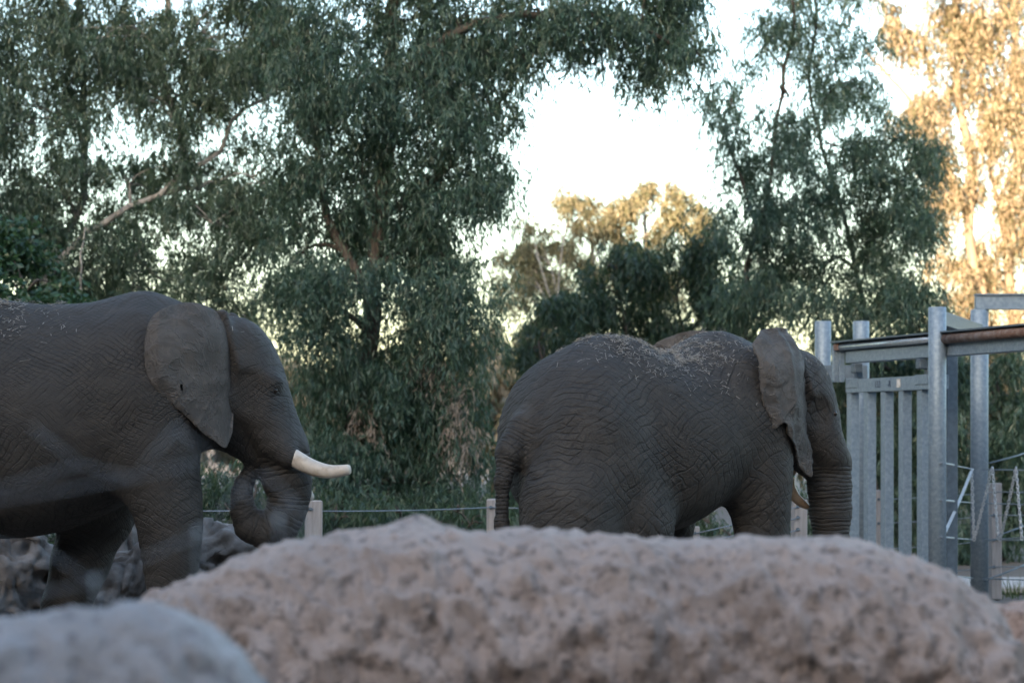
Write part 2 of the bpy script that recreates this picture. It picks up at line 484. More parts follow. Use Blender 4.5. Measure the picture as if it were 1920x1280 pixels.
M['path'] = mat_noise('pale_path', (.40,.36,.34), (.52,.47,.44), 2.5, .9, .3, .008)
M['shade_ridge'] = mat_noise('shade_ridge_dark', (.03,.04,.022), (.06,.065,.04), .05, .95, 0)  # dark cover for the unseen ridge added to block light

# ------------------------------------------------------------------ the setting
def ground():
    n = 90
    g = np.concatenate([-np.geomspace(900, 12, 20)[:-1], np.linspace(-12, 12, 50), np.geomspace(12, 900, 20)[1:]])
    gy = np.concatenate([-np.geomspace(900, 2, 14)[:-1], np.linspace(-2, 45, 90), np.geomspace(45, 1200, 20)[1:]])
    X, Y = np.meshgrid(g, gy, indexing='ij')
    P = np.stack([X.ravel()*.35, Y.ravel()*.35, np.zeros(X.size)], 1)
    near = np.exp(-((X.ravel()/30)**2 + ((Y.ravel()-20)/40)**2))
    Z = np.minimum(0.05*fbm(P, 3)*near, .035) - .02
    V = np.stack([X.ravel(), Y.ravel(), Z], 1)
    nx, ny = X.shape
    i = np.arange(nx*ny).reshape(nx, ny)
    Q = np.stack([i[:-1,:-1].ravel(), i[1:,:-1].ravel(), i[1:,1:].ravel(), i[:-1,1:].ravel()], 1)
    o = mesh_np('ground', V, Q, M['sand'])
    tag(o, 'sandy brown soil of the elephant yard', kind='structure')
ground()

def path():
    m = MB()
    m.box((11.5, 29.8, .02), (16, 2.0, .08), bev=.02)
    o = m.build('path', M['path'])
    tag(o, 'pale path beyond the cable fence', kind='structure')
path()

def shade_ridge():
    # unseen ridge added behind the viewer to shade the yard and block low sky
    az0 = math.atan2(math.sin(SUN_AZ), math.cos(SUN_AZ))
    rad = np.linspace(16, 96, 34); an = np.linspace(-R_(112), R_(112), 110)
    RR, AN = np.meshgrid(rad, an, indexing='ij')
    crest = 9.0 + math.tan(SUN_EL)*(32 + 28)
    prof = np.where(RR < 32, np.clip((RR-16)/16, 0, 1)**.8, np.clip(1-((RR-32)/64)**1.5, 0, 1))
    px = np.sin(az0+AN)*RR; py = np.cos(az0+AN)*RR
    nz = fbm(np.stack([px.ravel()*.06, py.ravel()*.06, np.zeros(px.size)], 1), 3).reshape(px.shape)
    Z = prof*crest*(1 + .03*nz) - .3
    V = np.stack([px.ravel(), py.ravel(), Z.ravel()], 1)
    nx, ny = px.shape
    i = np.arange(nx*ny).reshape(nx, ny)
    Q = np.stack([i[:-1,:-1].ravel(), i[:-1,1:].ravel(), i[1:,1:].ravel(), i[1:,:-1].ravel()], 1)
    tag(mesh_np('shade_ridge', V, Q, M['shade_ridge']), 'unseen ridge added behind the viewer to shade the yard', kind='structure')
shade_ridge()

# ------------------------------------------------------------------ elephants
L_D = 16.05                                    # depth of the near elephant's median plane
def lx(px, py, y=0.0):
    """photo pixel -> near elephant's own coordinates on the plane y"""
    d = L_D + y
    return np.array([(px - 960)/FPX*d - (300 - 960)/FPX*L_D, y, HC - (py - HZ)/FPX*d])

TORSO = np.array([  # x, top, bottom, half width
 (-2.06,1.93,1.78,.06),(-1.97,2.18,1.50,.24),(-1.82,2.42,1.32,.38),(-1.6,2.60,1.22,.51),(-1.35,2.71,1.175,.62),(-1.1,2.745,1.165,.71),
 (-.9,2.72,1.175,.755),(-.72,2.70,1.20,.765),(-.5,2.715,1.27,.74),(-.3,2.75,1.36,.69),(-.15,2.775,1.45,.62),(0,2.755,1.54,.53),
 (.12,2.69,1.63,.46),(.25,2.60,1.72,.40),(.42,2.42,1.80,.32),(.56,2.2,1.95,.16)])

def smooth_interp(x, xp, fp):
    # monotone-ish Catmull-Rom through the stations
    m = np.gradient(fp, xp)
    i = np.clip(np.searchsorted(xp, x) - 1, 0, len(xp)-2)
    h = xp[i+1]-xp[i]; t = np.clip((x-xp[i])/h, 0, 1)
    return (2*t**3-3*t**2+1)*fp[i] + (t**3-2*t**2+t)*h*m[i] + (-2*t**3+3*t**2)*fp[i+1] + (t**3-t**2)*h*m[i+1]

def head_turn(ang, fwd, hinge=(.1, 0)):
    ca, sa = math.cos(ang), math.sin(ang)
    def f(p):
        p = np.array(p, float); dx, dy = p[...,0]-hinge[0], p[...,1]-hinge[1]
        w = np.clip(dx/.25, 0, 1)
        return np.stack([hinge[0] + ca*dx - sa*dy + fwd*w*ca, hinge[1] + sa*dx + ca*dy + fwd*w*sa, p[...,2]], -1)
    return f

def elephant_body(S, trunk, legs, tail, HT=lambda p: np.array(p, float), h=.016, T=TORSO, sheath=True):
    """S: uniform scale; trunk: [(xyz, r)]; legs: list of chains; returns verts (scaled), quads, ring attributes"""
    s = SDF((-2.5,-1.0,-.03), (1.25,1.0,2.95), h)
    sl, X, Y, Z = s.sub((-2.5,-1,0), (.75,1,2.95))
    x = X[:,0,0]
    top = smooth_interp(x, T[:,0], T[:,1]); bot = smooth_interp(x, T[:,0], T[:,2]); hw = np.maximum(smooth_interp(x, T[:,0], T[:,3]), .03)
    out = np.maximum(np.maximum(T[0,0]-x, x-T[-1,0]), 0)
    zc = ((top+bot)/2)[:,None,None]; hz = ((top-bot)/2)[:,None,None]; hw = hw[:,None,None]
    # egg section: narrow towards the spine, full low on the flank
    zz = (Z - zc)/hz
    wf = 1 - .20*np.clip(zz, 0, 1.2)**1.6
    q = (np.abs(Y/(hw*wf))**2.25 + np.abs(zz)**2.25)**(1/2.25)
    d = (q - 1)*np.minimum(hw, hz)*.92 + out[:,None,None]
    s.merge(sl, d.astype(np.float32), .05)
    # neck, skull, face, jaw
    hl = lambda px, py, y=0.0: HT(lx(px, py) + [0, y, 0])
    s.cone(lx(300,700), hl(420,690), .46, .33, .18)
    if sheath: s.ell(hl(430,700), (.315,.32,.33), .10)
    else: s.ell(hl(436,690), (.345,.33,.355), .12); s.cone(hl(446,655), hl(500,738), .20, .17, .08)
    for sy in (-1, 1):
        s.ell(hl(438,652, sy*.12), (.175,.15,.18), .08)          # twin domes of the crown
        s.cone(hl(470,725, sy*.12), hl(522,826, sy*.13), .20, .125, .10)   # cheek and tusk sheath
        if sheath: s.cone(hl(522,826, sy*.14), hl(548,856, sy*.215), .105, .075, .06)
        s.cone(hl(424,600, sy*.28), hl(447,722, sy*.315), .055, .06, .07)   # ridge in front of the ear
        if sheath: s.ell(hl(512,718, sy*.20), (.085,.075,.06), .06)          # brow
        s.ell(hl(476,738, sy*.325), (.09,.05,.12), .08, cut=True)  # temple hollow
    s.cone(hl(468,722), hl(531,842), .225, .165, .08)
    s.chain([(hl(420,770), .22), (hl(452,812), .15), (hl(480,850), .085), (hl(492,872), .05)], .08)
    trunk = [(HT(p), r) for p, r in trunk]
    for sy in (-1, 1): s.cone(hl(414,606, sy*.385), hl(442,724, sy*.375), .085, .08, .03, cut=True)   # slit behind the temple where the ear joins
    s.chain(trunk, .05)
    for lg in legs: s.chain(lg, .14)
    s.chain(tail, .06)
    # shoulder blades and hips
    for sy in (-1, 1):
        s.ell((-.10, sy*.40, 2.05), (.30,.27,.52), .25)
        s.ell((-1.52, sy*.33, 2.0), (.36,.27,.48), .25)
    # flat soles
    sl, X, Y, Z = s.sub((-2.5,-1,-.03), (1.25,1,.3))
    s.f[sl] = np.maximum(s.f[sl], (0.004 - Z) + 0*X + 0*Y)
    V, Q = s.mesh()
    N = vnormals(V, Q)
    # attributes: rings around trunk, tail, lower legs
    ring = np.zeros(len(V)); rw = np.zeros(len(V))
    def along(ch, lam, wmax, reach, s0=0.0):
        acc = s0
        best = np.full(len(V), 9.0)
        for (p, r), (q2, r2) in zip(ch[:-1], ch[1:]):
            p = np.array(p); q2 = np.array(q2); ab = q2-p; Ln = np.linalg.norm(ab)
            t = np.clip(((V-p) @ ab)/(Ln*Ln), 0, 1)
            dist = np.linalg.norm(V - p - t[:,None]*ab, axis=1)/np.maximum(r + (r2-r)*t, .03)
            m = (dist < best) & (dist < reach)
            best[m] = dist[m]
            ring[m] = (acc + t[m]*Ln)/lam
            rw[m] = np.maximum(rw[m], wmax*np.clip((reach-dist[m])/.25, 0, 1))
            acc += Ln
    along(trunk, .032, 1.0, 1.35)
    along(tail, .03, .7, 1.5)
    for lg in legs: along(lg[2:], .06, .45, 1.25)
    # soft folds and unevenness in the mesh itself
    P = V.copy()
    d1 = fbm(P*2.2, 3)*.012
    Pd = np.stack([P[:,0]*5 + P[:,2]*4, P[:,1]*4, P[:,2]*9 - P[:,0]*6], 1)
    rid = 1 - np.abs(perlin(Pd + .6*perlin(P*3)[:,None]))
    d2 = -(np.clip(rid-.82, 0, 1)/.18)**1.5*.005*np.clip(1 - rw*1.2, 0, 1)
    rg = np.abs(np.sin(math.pi*(ring*.5 + .5*perlin(P*8))))
    d3 = (rg**.6 - .6)*.010*rw
    # skin folds where the legs join the body
    fold = np.zeros(len(V))
    for (cx, cz, rad) in ((.03,1.28,.34), (-1.25,1.35,.42), (-1.9,1.75,.5)):
        rr = np.hypot((P[:,0]-cx)*1.15, P[:,2]-cz) + .11*perlin(P*3.1) + .03*perlin(P*9)
        fold += np.exp(-((rr-rad*.6)/(rad*.45))**2)*np.sin(rr*2*math.pi/.085)
    d4 = fold*.0045*np.clip(.5+perlin(P*2.3)*1.6, 0, 1)*np.clip(1 - rw, 0, 1)
    V = V + N*(d1+d2+d3+d4)[:,None]
    V[:,2] = np.maximum(V[:,2], 0.0)
    return V*S, Q, ring, rw

def add_attr(o, name, arr):
    a = o.data.attributes.new(name, 'FLOAT', 'POINT')
    a.data.foreach_set('value', np.asarray(arr, dtype=np.float32))

def resample(poly, n):
    poly = np.array(poly, float); c = np.vstack([poly, poly[:1]])
    sgl = np.linalg.norm(np.diff(c, axis=0), axis=1); s = np.concatenate([[0], np.cumsum(sgl)])
    t = np.linspace(0, s[-1], n, endpoint=False)
    return np.stack([np.interp(t, s, c[:,k]) for k in range(c.shape[1])], 1)

def make_ear(outline, ysurf, S, mat, parent, mirror=1, flare=0.0, hinge=(.45,.33), rough=.004, holes=()):
    """outline (x,z) points; ysurf(x,z) -> outward offset (positive = away from the body)"""
    n, rings = 150, 30
    B = resample(outline, n)
    B = (np.roll(B,1,0) + 2*B + np.roll(B,-1,0))/4
    c = B.mean(0)
    V = []
    for k in range(rings+1):
        t = (k/rings)**.8
        V.append(c + (B-c)*t)
    P = np.concatenate([[c]] + V[1:])
    edge = np.concatenate([[0]] + [np.full(n, (k/rings)) for k in range(1, rings+1)])
    y = ysurf(P[:,0], P[:,1])
    q3 = np.stack([P[:,0], y*0, P[:,1]], 1)
    y = y + fbm(q3*4, 3)*.022 + .014*perlin(q3*[9,1,9]) + .02*np.sin((P[:,0]*1.6+P[:,1]*.5)*14 + 2*perlin(q3*2))*edge**2 + rough*perlin(q3*26)*edge**3*2
    # radiating vein ridges
    ang = np.arctan2(P[:,1]-c[1]-.1, P[:,0]-c[0]-.2); rad = np.hypot(P[:,0]-c[0]-.2, P[:,1]-c[1]-.1)
    y = y + .009*np.clip(1-np.abs(np.sin(ang*5 + 1.5*perlin(q3*3)))*4, 0, 1)*np.clip(rad*3, 0, 1)
    th = .016*(1-edge)**.5 + .007
    out = np.stack([P[:,0], -(y+th), P[:,1]], 1); inn = np.stack([P[:,0], -(y-th), P[:,1]], 1)
    A = np.concatenate([out, inn])
    if mirror < 0: A[:,1] *= -1
    if flare:
        hx, hy = hinge; hy = hy*(-1 if mirror > 0 else 1)
        ca, sa = math.cos(flare), math.sin(flare)
        dx, dy = A[:,0]-hx, A[:,1]-hy
        A[:,0], A[:,1] = hx + ca*dx - sa*dy, hy + sa*dx + ca*dy
    np_ = len(P); T, Q = [], []
    def idx(k, j): return 1 + (k-1)*n + j % n
    for off, fl in ((0,False), (np_,True)):
        for j in range(n):
            t = (off, off+idx(1,j), off+idx(1,j+1)); T.append(t[::-1] if fl else t)
        for k in range(1, rings):
            for j in range(n):
                q = (off+idx(k,j), off+idx(k+1,j), off+idx(k+1,j+1), off+idx(k,j+1)); Q.append(q[::-1] if fl else q)
    for j in range(n):
        Q.append((idx(rings,j), np_+idx(rings,j), np_+idx(rings,j+1), idx(rings,j+1)))
    if holes:
        cen = P
        bad = np.zeros(np_, bool)
        for hx_, hz_, r1, r2 in holes: bad |= ((P[:,0]-hx_)/r1)**2 + ((P[:,1]-hz_)/r2)**2 < 1
        bad = np.concatenate([bad, bad])
        Q = [q for q in Q if not all(bad[i] for i in q)]
    return mesh_np('ear', A*S, [np.array(Q), np.array(T)], mat, parent)

def make_tusk(pts, rads, S, mat, parent, label=None):
    P = np.array(pts, float); n = 14
    t = np.linspace(0, 1, len(P)); tt = np.linspace(0, 1, n)
    C = np.stack([smooth_interp(tt, t, P[:,k]) for k in range(3)], 1)*S
    r = np.interp(tt, t, rads)*S
    tg = C[-1]-C[-2]; tg /= np.linalg.norm(tg)
    C = np.vstack([C, C[-1]+tg*r[-1]*.35, C[-1]+tg*r[-1]*.5]); r = np.concatenate([r, [r[-1]*.8, r[-1]*.35]])
    o = MB().tube(C, list(r), 16).build('tusk', mat, parent, True)
    if label: o['label'] = label
    return o

def make_eye(c, S, parent):
    c = np.array(c)*S; r = .022*S
    u, v = np.meshgrid(np.linspace(0, 2*math.pi, 12, endpoint=False), np.linspace(0.05, math.pi-.05, 8), indexing='ij')
    V = np.stack([c[0]+r*np.cos(u)*np.sin(v), c[1]+r*np.sin(u)*np.sin(v), c[2]+r*np.cos(v)], -1).reshape(-1,3)
    i = np.arange(96).reshape(12,8)
    Q = [(i[a,b], i[a,b+1], i[(a+1)%12,b+1], i[(a+1)%12,b]) for a in range(12) for b in range(7)]
    mesh_np('eye', V, np.array(Q), M['eye'], parent)

def straw_on(name, V, Q, region, count, label, mw, seed, zmin=.25):
    """thin straws lying on the upper skin; V in the elephant's own frame, mw its world matrix"""
    r = np.random.default_rng(seed)
    N = vnormals(V, Q)
    w = region(V, N)
    w = np.clip(w, 0, None)*np.clip(N[:,2]-zmin, 0, 1)*(.04 + np.clip(perlin(V*[7,7,7])*1.6 + .1, 0, 1)**1.5 + .5*np.clip(perlin(V*19+4)*2, 0, 1))
    idx = r.choice(len(V), count, p=w/w.sum())
    vs, qs = [], []
    for k, i in enumerate(idx):
        n = N[i]; t = r.normal(size=3); t -= n*(t@n); t /= np.linalg.norm(t)
        b = np.cross(n, t)
        L = r.uniform(.005, .020)*(1.8 if r.random() < .08 else 1); wd = r.uniform(.001, .0022)
        c = V[i] + n*r.uniform(.002, .010) + r.normal(size=3)*.008
        tl = t + n*r.normal()*.18
        base = len(vs)
        for e in (-1, 1):
            for a in range(3):
                an = a*2.0944
                vs.append(c + tl*L*e + (b*math.cos(an) + n*math.sin(an))*wd)
        qs += [(base+a, base+(a+1)%3, base+3+(a+1)%3, base+3+a) for a in range(3)]
    vs = np.array(vs)
    vs = np.array([tuple(mw @ Vector(p)) for p in vs])
    o = mesh_np(name, vs, np.array(qs), M['straw'], None, False)
    tag(o, label, 'straw', kind='stuff')

def P3(px, py, y, r): return (lx(px, py, y), r)

# near elephant: walking to the right in profile, trunk curled back to the mouth
el = empty('elephant', ((300-960)/FPX*L_D, L_D, 0))
tag(el, 'elephant with long white tusk and trunk curled to its mouth, cut by the frame edge', 'elephant', 'elephants in the yard')
trunkA = [P3(531,850,0,.165), P3(536,892,0,.155), P3(543,922,0,.132), P3(540,955,0,.122), P3(524,984,0,.116), P3(496,994,-.01,.105),
          P3(468,984,-.02,.090), P3(455,958,-.02,.070), P3(452,930,-.02,.060), P3(457,905,-.01,.054), P3(470,882,0,.05)]
legsA = [
 [P3(292,760,-.36,.30), P3(300,880,-.43,.225), P3(314,950,-.44,.188), P3(321,1000,-.44,.158), P3(322,1045,-.44,.138), P3(321,1095,-.43,.120), P3(318,1180,-.43,.118), P3(314,1265,-.43,.13), P3(316,1322,-.43,.155)],
 [P3(225,830,.36,.30), P3(185,960,.42,.215), P3(152,1050,.42,.17), P3(125,1130,.42,.14), P3(104,1210,.42,.125), P3(92,1280,.42,.135), P3(95,1322,.42,.155)],
 [((-1.50,-.36,1.75),.38), ((-1.42,-.42,1.25),.29), ((-1.38,-.42,.95),.20), ((-1.56,-.42,.55),.135), ((-1.58,-.42,.25),.13), ((-1.54,-.42,.08),.155)],
 [((-1.50,.36,1.75),.38), ((-1.62,.40,1.25),.29), ((-1.66,.40,.95),.20), ((-1.88,.40,.55),.135), ((-1.92,.40,.25),.13), ((-1.88,.40,.08),.155)]]
tailA = [((-2.0,0,1.95),.10), ((-2.12,0,1.75),.06), ((-2.16,0,1.3),.035), ((-2.15,0,.95),.028), ((-2.15,0,.8),.04)]
VA, QA, ringA, rwA = elephant_body(1.0, trunkA, legsA, tailA)
ob = mesh_np('body', VA, QA, M['skin_a'], el)
add_attr(ob, 'ring', ringA); add_attr(ob, 'ringw', rwA)

def ysA(x, z):
    back = np.clip((.50-x)/.55, 0, 1)
    y = .22 + .49*np.clip(back*1.35, 0, 1)**.5
    y = y - .20*np.clip((z-2.36)/.36, 0, 1)**2            # upper rim rolls in over the neck
    low = np.clip((2.05-z)/.35, 0, 1)
    return y*(1-low) + low*(.50 + .16*back)
earA_px = [(430,612),(438,655),(440,700),(439,752),(436,809),(424,842),(414,836),(405,828),(381,813),(356,787),(338,771),(320,757),(300,738),(283,721),(274,700),(270,675),(270,640),(278,604),(292,587),(309,577),(330,569),(350,566),(378,570),(402,580)]
def solve_ear(pix, unproj, ys):
    out = []
    for a, b in pix:
        y = .55
        for _ in range(25):
            p = unproj(a, b, -y)
            y = .6*y + .4*float(ys(np.array([p[0]]), np.array([p[2]]))[0])
        out.append((p[0], p[2]))
    return out
earA = solve_ear(earA_px, lx, ysA)
hA = [(lx(a,b,-.6)[0], lx(a,b,-.6)[2], .014, .028) for a, b in ((342,727),)] + [(lx(359,780,-.6)[0], lx(359,780,-.6)[2], .017, .012)]
make_ear(earA, ysA, 1.0, M['ear_a'], el, 1, holes=hA)
make_ear(earA, ysA, 1.0, M['ear_a'], el, -1)
make_tusk([lx(515,832,-.15), lx(556,861,-.225), lx(588,877,-.26), lx(620,884,-.30), lx(653,880,-.33)], [.05,.058,.052,.045,.034], 1.0, M['ivory'], el)
make_tusk([lx(538,862,.19), lx(556,890,.22), lx(570,915,.25), lx(581,934,.27)], [.05,.048,.042,.034], 1.0, M['ivory'], el)
for sy in (-1,1): make_eye(lx(521,733) + [0, sy*.232, 0], 1.0, el)

# second elephant: rump towards the viewer, walking away to the right
RS, RY = .94, R_(36)
R_LOC = Vector((.9765 + .753*math.cos(RY), 17.87 + .753*math.sin(RY), 0))
er = empty('elephant', R_LOC, RY)
tag(er, 'straw-covered elephant with ragged ear and hanging trunk beside the steel gate', 'elephant', 'elephants in the yard')
trunkB = [P3(531,850,0,.165), P3(530,900,0,.168), P3(533,960,0,.160), P3(535,1040,0,.140), P3(540,1120,0,.115), P3(552,1200,0,.09), P3(562,1265,0,.078), P3(580,1305,0,.066)]
legsB = [
 [((-.03,-.36,2.0),.31), ((0,-.42,1.6),.235), ((.02,-.43,1.36),.20), ((.03,-.43,1.1),.175), ((.03,-.43,.8),.14), ((.02,-.43,.5),.125), ((0,-.43,.22),.13), ((.01,-.43,.08),.155)],
 [((-.1,.36,2.0),.30), ((-.16,.42,1.6),.23), ((-.2,.43,1.25),.18), ((-.26,.43,.9),.145), ((-.32,.43,.5),.125), ((-.36,.43,.22),.13), ((-.35,.43,.08),.155)],
 [((-1.45,-.38,1.65),.36), ((-1.30,-.42,1.3),.31), ((-1.28,-.43,1.05),.26)],
 [((-1.60,-.32,1.9),.40), ((-1.80,-.36,1.45),.36), ((-1.82,-.38,1.15),.34), ((-1.6,-.41,.9),.26), ((-1.58,-.42,.55),.14), ((-1.6,-.42,.25),.13), ((-1.56,-.42,.08),.155)],
 [((-1.45,.32,1.85),.36), ((-1.2,.36,1.35),.28), ((-1.05,.38,1.0),.20), ((-1.18,.38,.55),.135), ((-1.18,.38,.25),.13), ((-1.12,.38,.08),.155)]]
tailB = [((-1.96,0,2.02),.13), ((-2.10,0,1.84),.10), ((-2.17,0,1.62),.062), ((-2.18,0,1.3),.045), ((-2.17,0,1.0),.036), ((-2.16,0,.75),.034), ((-2.16,0,.6),.05)]
HB = head_turn(-R_(26), .10)
TORB = TORSO.copy()
for i_, dz_ in ((5,-.01),(6,-.06),(7,-.09),(8,-.07),(9,-.025)): TORB[i_,1] += dz_
VB, QB, ringB, rwB = elephant_body(RS, trunkB, legsB, tailB, HB, T=TORB, sheath=False)
# a flank fold in front of the near thigh
ob = mesh_np('body', VB, QB, M['skin_b'], er)
add_attr(ob, 'ring', ringB); add_attr(ob, 'ringw', rwB)
RM = Matrix.Translation(R_LOC) @ Matrix.Rotation(RY, 4, 'Z')
RMi = RM.inverted()
def rx(px, py, yl):
    """photo pixel -> second elephant's unscaled coordinates on its plane y = yl"""
    o = RMi @ Vector((0,0,HC)); e = RMi @ W(px, py, 10.0); d = e - o
    t = (yl*RS - o.y)/d.y
    p = (o + d*t)/RS
    return np.array(p)
earB_px = [(1492,640),(1500,690),(1511,734),(1517,773),(1518,831),(1521,870),(1520,897),(1510,886),(1502,874),(1497,858),(1489,842),(1484,830),(1475,817),(1472,806),(1470,793),(1462,791),(1457,797),(1451,807),(1448,800),(1451,792),(1445,782),(1437,762),(1432,746),(1430,725),(1428,703),(1426,684),(1423,671),(1414,658),(1411,649),(1414,634),(1424,622),(1440,616),(1459,613),(1478,618)]
def ysB(x, z):
    back = np.clip((.46-x)/.5, 0, 1)
    y = .44 + .30*np.clip(back*1.3, 0, 1)**.75
    y = y - .20*np.clip((z-2.42)/.36, 0, 1)**2
    low = np.clip((2.05-z)/.35, 0, 1)
    return y*(1-low) + low*(.56 + .12*back)
earB = solve_ear(earB_px, rx, ysB)
make_ear(earB, ysB, RS, M['ear_b'], er, 1, rough=.012)
# the far ear is spread wide and shows above the back
earC = [(.55 - (.55-x)*1.75, 1.75 + (z-1.75)*1.14) for x, z in earA]
make_ear(earC, lambda x, z: .30 + .10*np.clip((.5-x)/.8, 0, 1)**.7, RS, M['ear_b'], er, -1, flare=-R_(46), hinge=(.5, .2))
make_tusk([rx(1487,868,-.10), rx(1479,892,-.10), rx(1481,912,-.11), rx(1491,931,-.13), rx(1504,943,-.15), rx(1514,949,-.16)], [.05,.05,.046,.042,.036,.026], RS, M['ivory_brown'], er)
for sy in (-1,1): make_eye(HB(lx(521,733) + [0, sy*.232, 0]), RS, er)

straw_on('straw', VB, QB, lambda V, N: np.exp(-((V[:,0]+.70)/.40)**2)*np.exp(-((V[:,1]+.26)/.24)**2)*np.clip((V[:,2]-2.05)/.4, 0, 1) + .55*np.exp(-((V[:,0]+1.1)/.25)**2-(V[:,1]/.2)**2)*(V[:,2] > 2.2) + .25*np.exp(-((V[:,0]-.5)/.14)**2)*(V[:,2] > 2.3),
         2900, 'scattered pale straw lying on the back of the elephant by the gate', RM, 11, .12)
straw_on('straw', VA, QA, lambda V, N: np.exp(-((V[:,0]+1.0)/.3)**2)*np.exp(-((V[:,1]+.25)/.22)**2)*(V[:,2] > 2.3) + .12*np.exp(-((V[:,0]-.42)/.12)**2)*(V[:,2] > 2.45),
         700, 'thin sprinkling of straw on the back of the long-tusked elephant', Matrix.Translation(el.location), 12, .12)

# ------------------------------------------------------------------ boulders in front of the viewer
def boulder(name, label, mat, d, outline, thick, seed, floor=0.0, amp=1.0, nx=260, na=110):
    """a long weathered boulder; outline: crest pixels at depth d"""
    xs = np.array([W(a, b, d).x for a, b in outline]); zs = np.array([W(a, b, d).z for a, b in outline])
    x = np.linspace(xs[0], xs[-1], nx)
    zt = smooth_interp(x, xs, zs)
    th = np.linspace(-math.pi*.5, math.pi*1.5, na, endpoint=False)
    e = np.clip(np.minimum(x-xs[0], xs[-1]-x)/.14, 0, 1)
    endf = np.sqrt(np.clip(1-(1-e)**2, 0, 1))*.97 + .03
    V = np.zeros((nx, na, 3))
    for i in range(nx):
        hz = (zt[i]-floor); 
        c = np.cos(th); s_ = np.sin(th)
        p = .62
        yy = np.sign(c)*np.abs(c)**p*thick*endf[i]*(1 - .26*np.clip(s_, 0, 1)**3)*(1 - .30*np.clip(.55-s_, 0, 1))
        zz = floor + hz*(.5 + .5*np.sign(s_)*np.abs(s_)**p)
        V[i,:,0] = x[i]; V[i,:,1] = d + yy; V[i,:,2] = zz
    V = V.reshape(-1,3)
    i = np.arange(nx*na).reshape(nx, na)
    Q = np.stack([i[:-1,:].ravel(), i[1:,:].ravel(), np.roll(i,-1,1)[1:,:].ravel(), np.roll(i,-1,1)[:-1,:].ravel()], 1)
    N = vnormals(V, Q)
    P = V + seed*3.1
    f = fbm(P*2.4, 3)*.060 + fbm(P*9, 4, .65)*.028
    pit = np.clip(perlin(P*[9,9,12])*1.4 - .25, 0, 1)*.06 + np.clip(perlin(P*[20,20,27])*1.5-.15, 0, 1)*.035 + np.clip(perlin(P*41)-.15, 0, 1)*.02
    ledge = np.clip(.12-np.abs(perlin(P*[2.2,2.2,5.0])), 0, 1)*.28
    dsp = (f - pit - ledge)*amp
    topw = np.clip(N[:,2], 0, 1)**2
    crest = np.repeat(zt, na) - V[:,2]
    dsp *= (1 - .6*topw)*(.30 + .70*np.clip(crest/.14, 0, 1))
    V = V + N*dsp[:,None]
    caps = [np.stack([np.full(na-2, i[0,0]), i[0,1:-1], i[0,2:]], 1), np.stack([np.full(na-2, i[-1,0]), i[-1,2:], i[-1,1:-1]], 1)]
    o = mesh_np(name, V, [Q] + caps, mat)
    tag(o, label, 'boulder', 'boulders along the viewing edge')

boulder('boulder', 'long blurred pinkish boulder across the middle of the foreground', M['rock_pink'], 7.2,
        [(262,1250),(285,1140),(330,1102),(400,1075),(450,1045),(520,1016),(600,1008),(680,1000),(740,985),(790,979),(830,988),(900,998),(1000,1000),(1100,1005),(1200,1008),(1300,1010),(1400,1013),(1500,1012),(1590,1013),(1640,1021),(1690,1043),(1740,1056),(1780,1085),(1815,1112),(1850,1140),(1880,1200),(1900,1300)], .50, 1, nx=430, na=160)
boulder('boulder', 'smooth blue-grey boulder filling the lower left corner', M['rock_grey'], 4.7,
        [(-260,1220),(-160,1185),(-60,1172),(0,1167),(60,1162),(130,1148),(200,1137),(240,1131),(290,1138),(350,1156),(400,1185),(445,1225),(480,1275),(520,1350)], .26, 2, amp=.8, nx=160)
boulder('boulder', 'reddish boulder low at the right edge below the chain fence', M['rock_red'], 8.6,
        [(1760,1180),(1800,1140),(1850,1131),(1900,1133),(1960,1128),(2040,1140),(2120,1180),(2160,1240)], .34, 3, nx=120)

# ------------------------------------------------------------------ driftwood behind the near elephant
def drift(name, label, chains, holes, seed, mat, k=.06):
    pts = np.array([p for ch in chains for p, r in ch]); R = max(r for ch in chains for p, r in ch)
    s = SDF(pts.min(0)-R-.1, pts.max(0)+R+.1, .016)
    for ch in chains: s.chain(ch, k)
    for c, r in holes: s.ell(c, r, .05, cut=True)
    V, Q = s.mesh(); N = vnormals(V, Q)
    P = V + seed
    g = 1-np.abs(perlin(np.stack([P[:,0]*7, P[:,1]*7, P[:,2]*3.2], 1) + .8*perlin(P*4)[:,None]))
    V = V + N*(fbm(P*5, 4)*.045 - np.clip(g-.7, 0, 1)*.13)[:,None]
    V[:,2] = np.maximum(V[:,2], 0)
    o = mesh_np(name, V, Q, mat)
    tag(o, label, 'driftwood', 'driftwood behind the walking elephant')
D = 18.2
w = lambda px, py, dd=0.0: np.array(W(px, py, D+dd))
drift('driftwood_stump', 'gnarled hollow grey root stump under the long-tusked elephant\'s belly',
      [[(w(-60,1275),.36), (w(-20,1180),.34), (w(10,1090),.26), (w(15,1030),.16)], [(w(10,1120),.22), (w(60,1060),.18), (w(62,1022),.12)], [(w(40,1120),.17),(w(82,1090),.10),(w(85,1150),.10),(w(70,1250),.13)], [(w(-70,1150),.2), (w(-30,1040),.14), (w(20,1015),.10)], [(w(20,1160),.16),(w(50,1240),.2)]],
      [(w(42,1030,-.2), (.055,.2,.06)), (w(82,1088,-.2), (.045,.2,.055)), (w(50,1130,-.25), (.06,.15,.045)), (w(62,1160,-.25), (.05,.2,.08)), (w(8,1175,-.3), (.05,.15,.09))], 2.0, M['driftwood'])
drift('driftwood_log', 'split weathered log slanting up between the walking elephant\'s front legs',
      [[(w(130,1250),.26), (w(190,1140),.23), (w(235,1085),.19), (w(275,1048),.13), (w(290,1035),.09)], [(w(268,1150),.12), (w(276,1105),.10)], [(w(225,1000,.3),.16), (w(240,955,.3),.12), (w(243,945,.3),.10)], [(w(225,1120,.3),.24), (w(225,1000,.3),.16)]], [], 5.0, M['driftwood'])
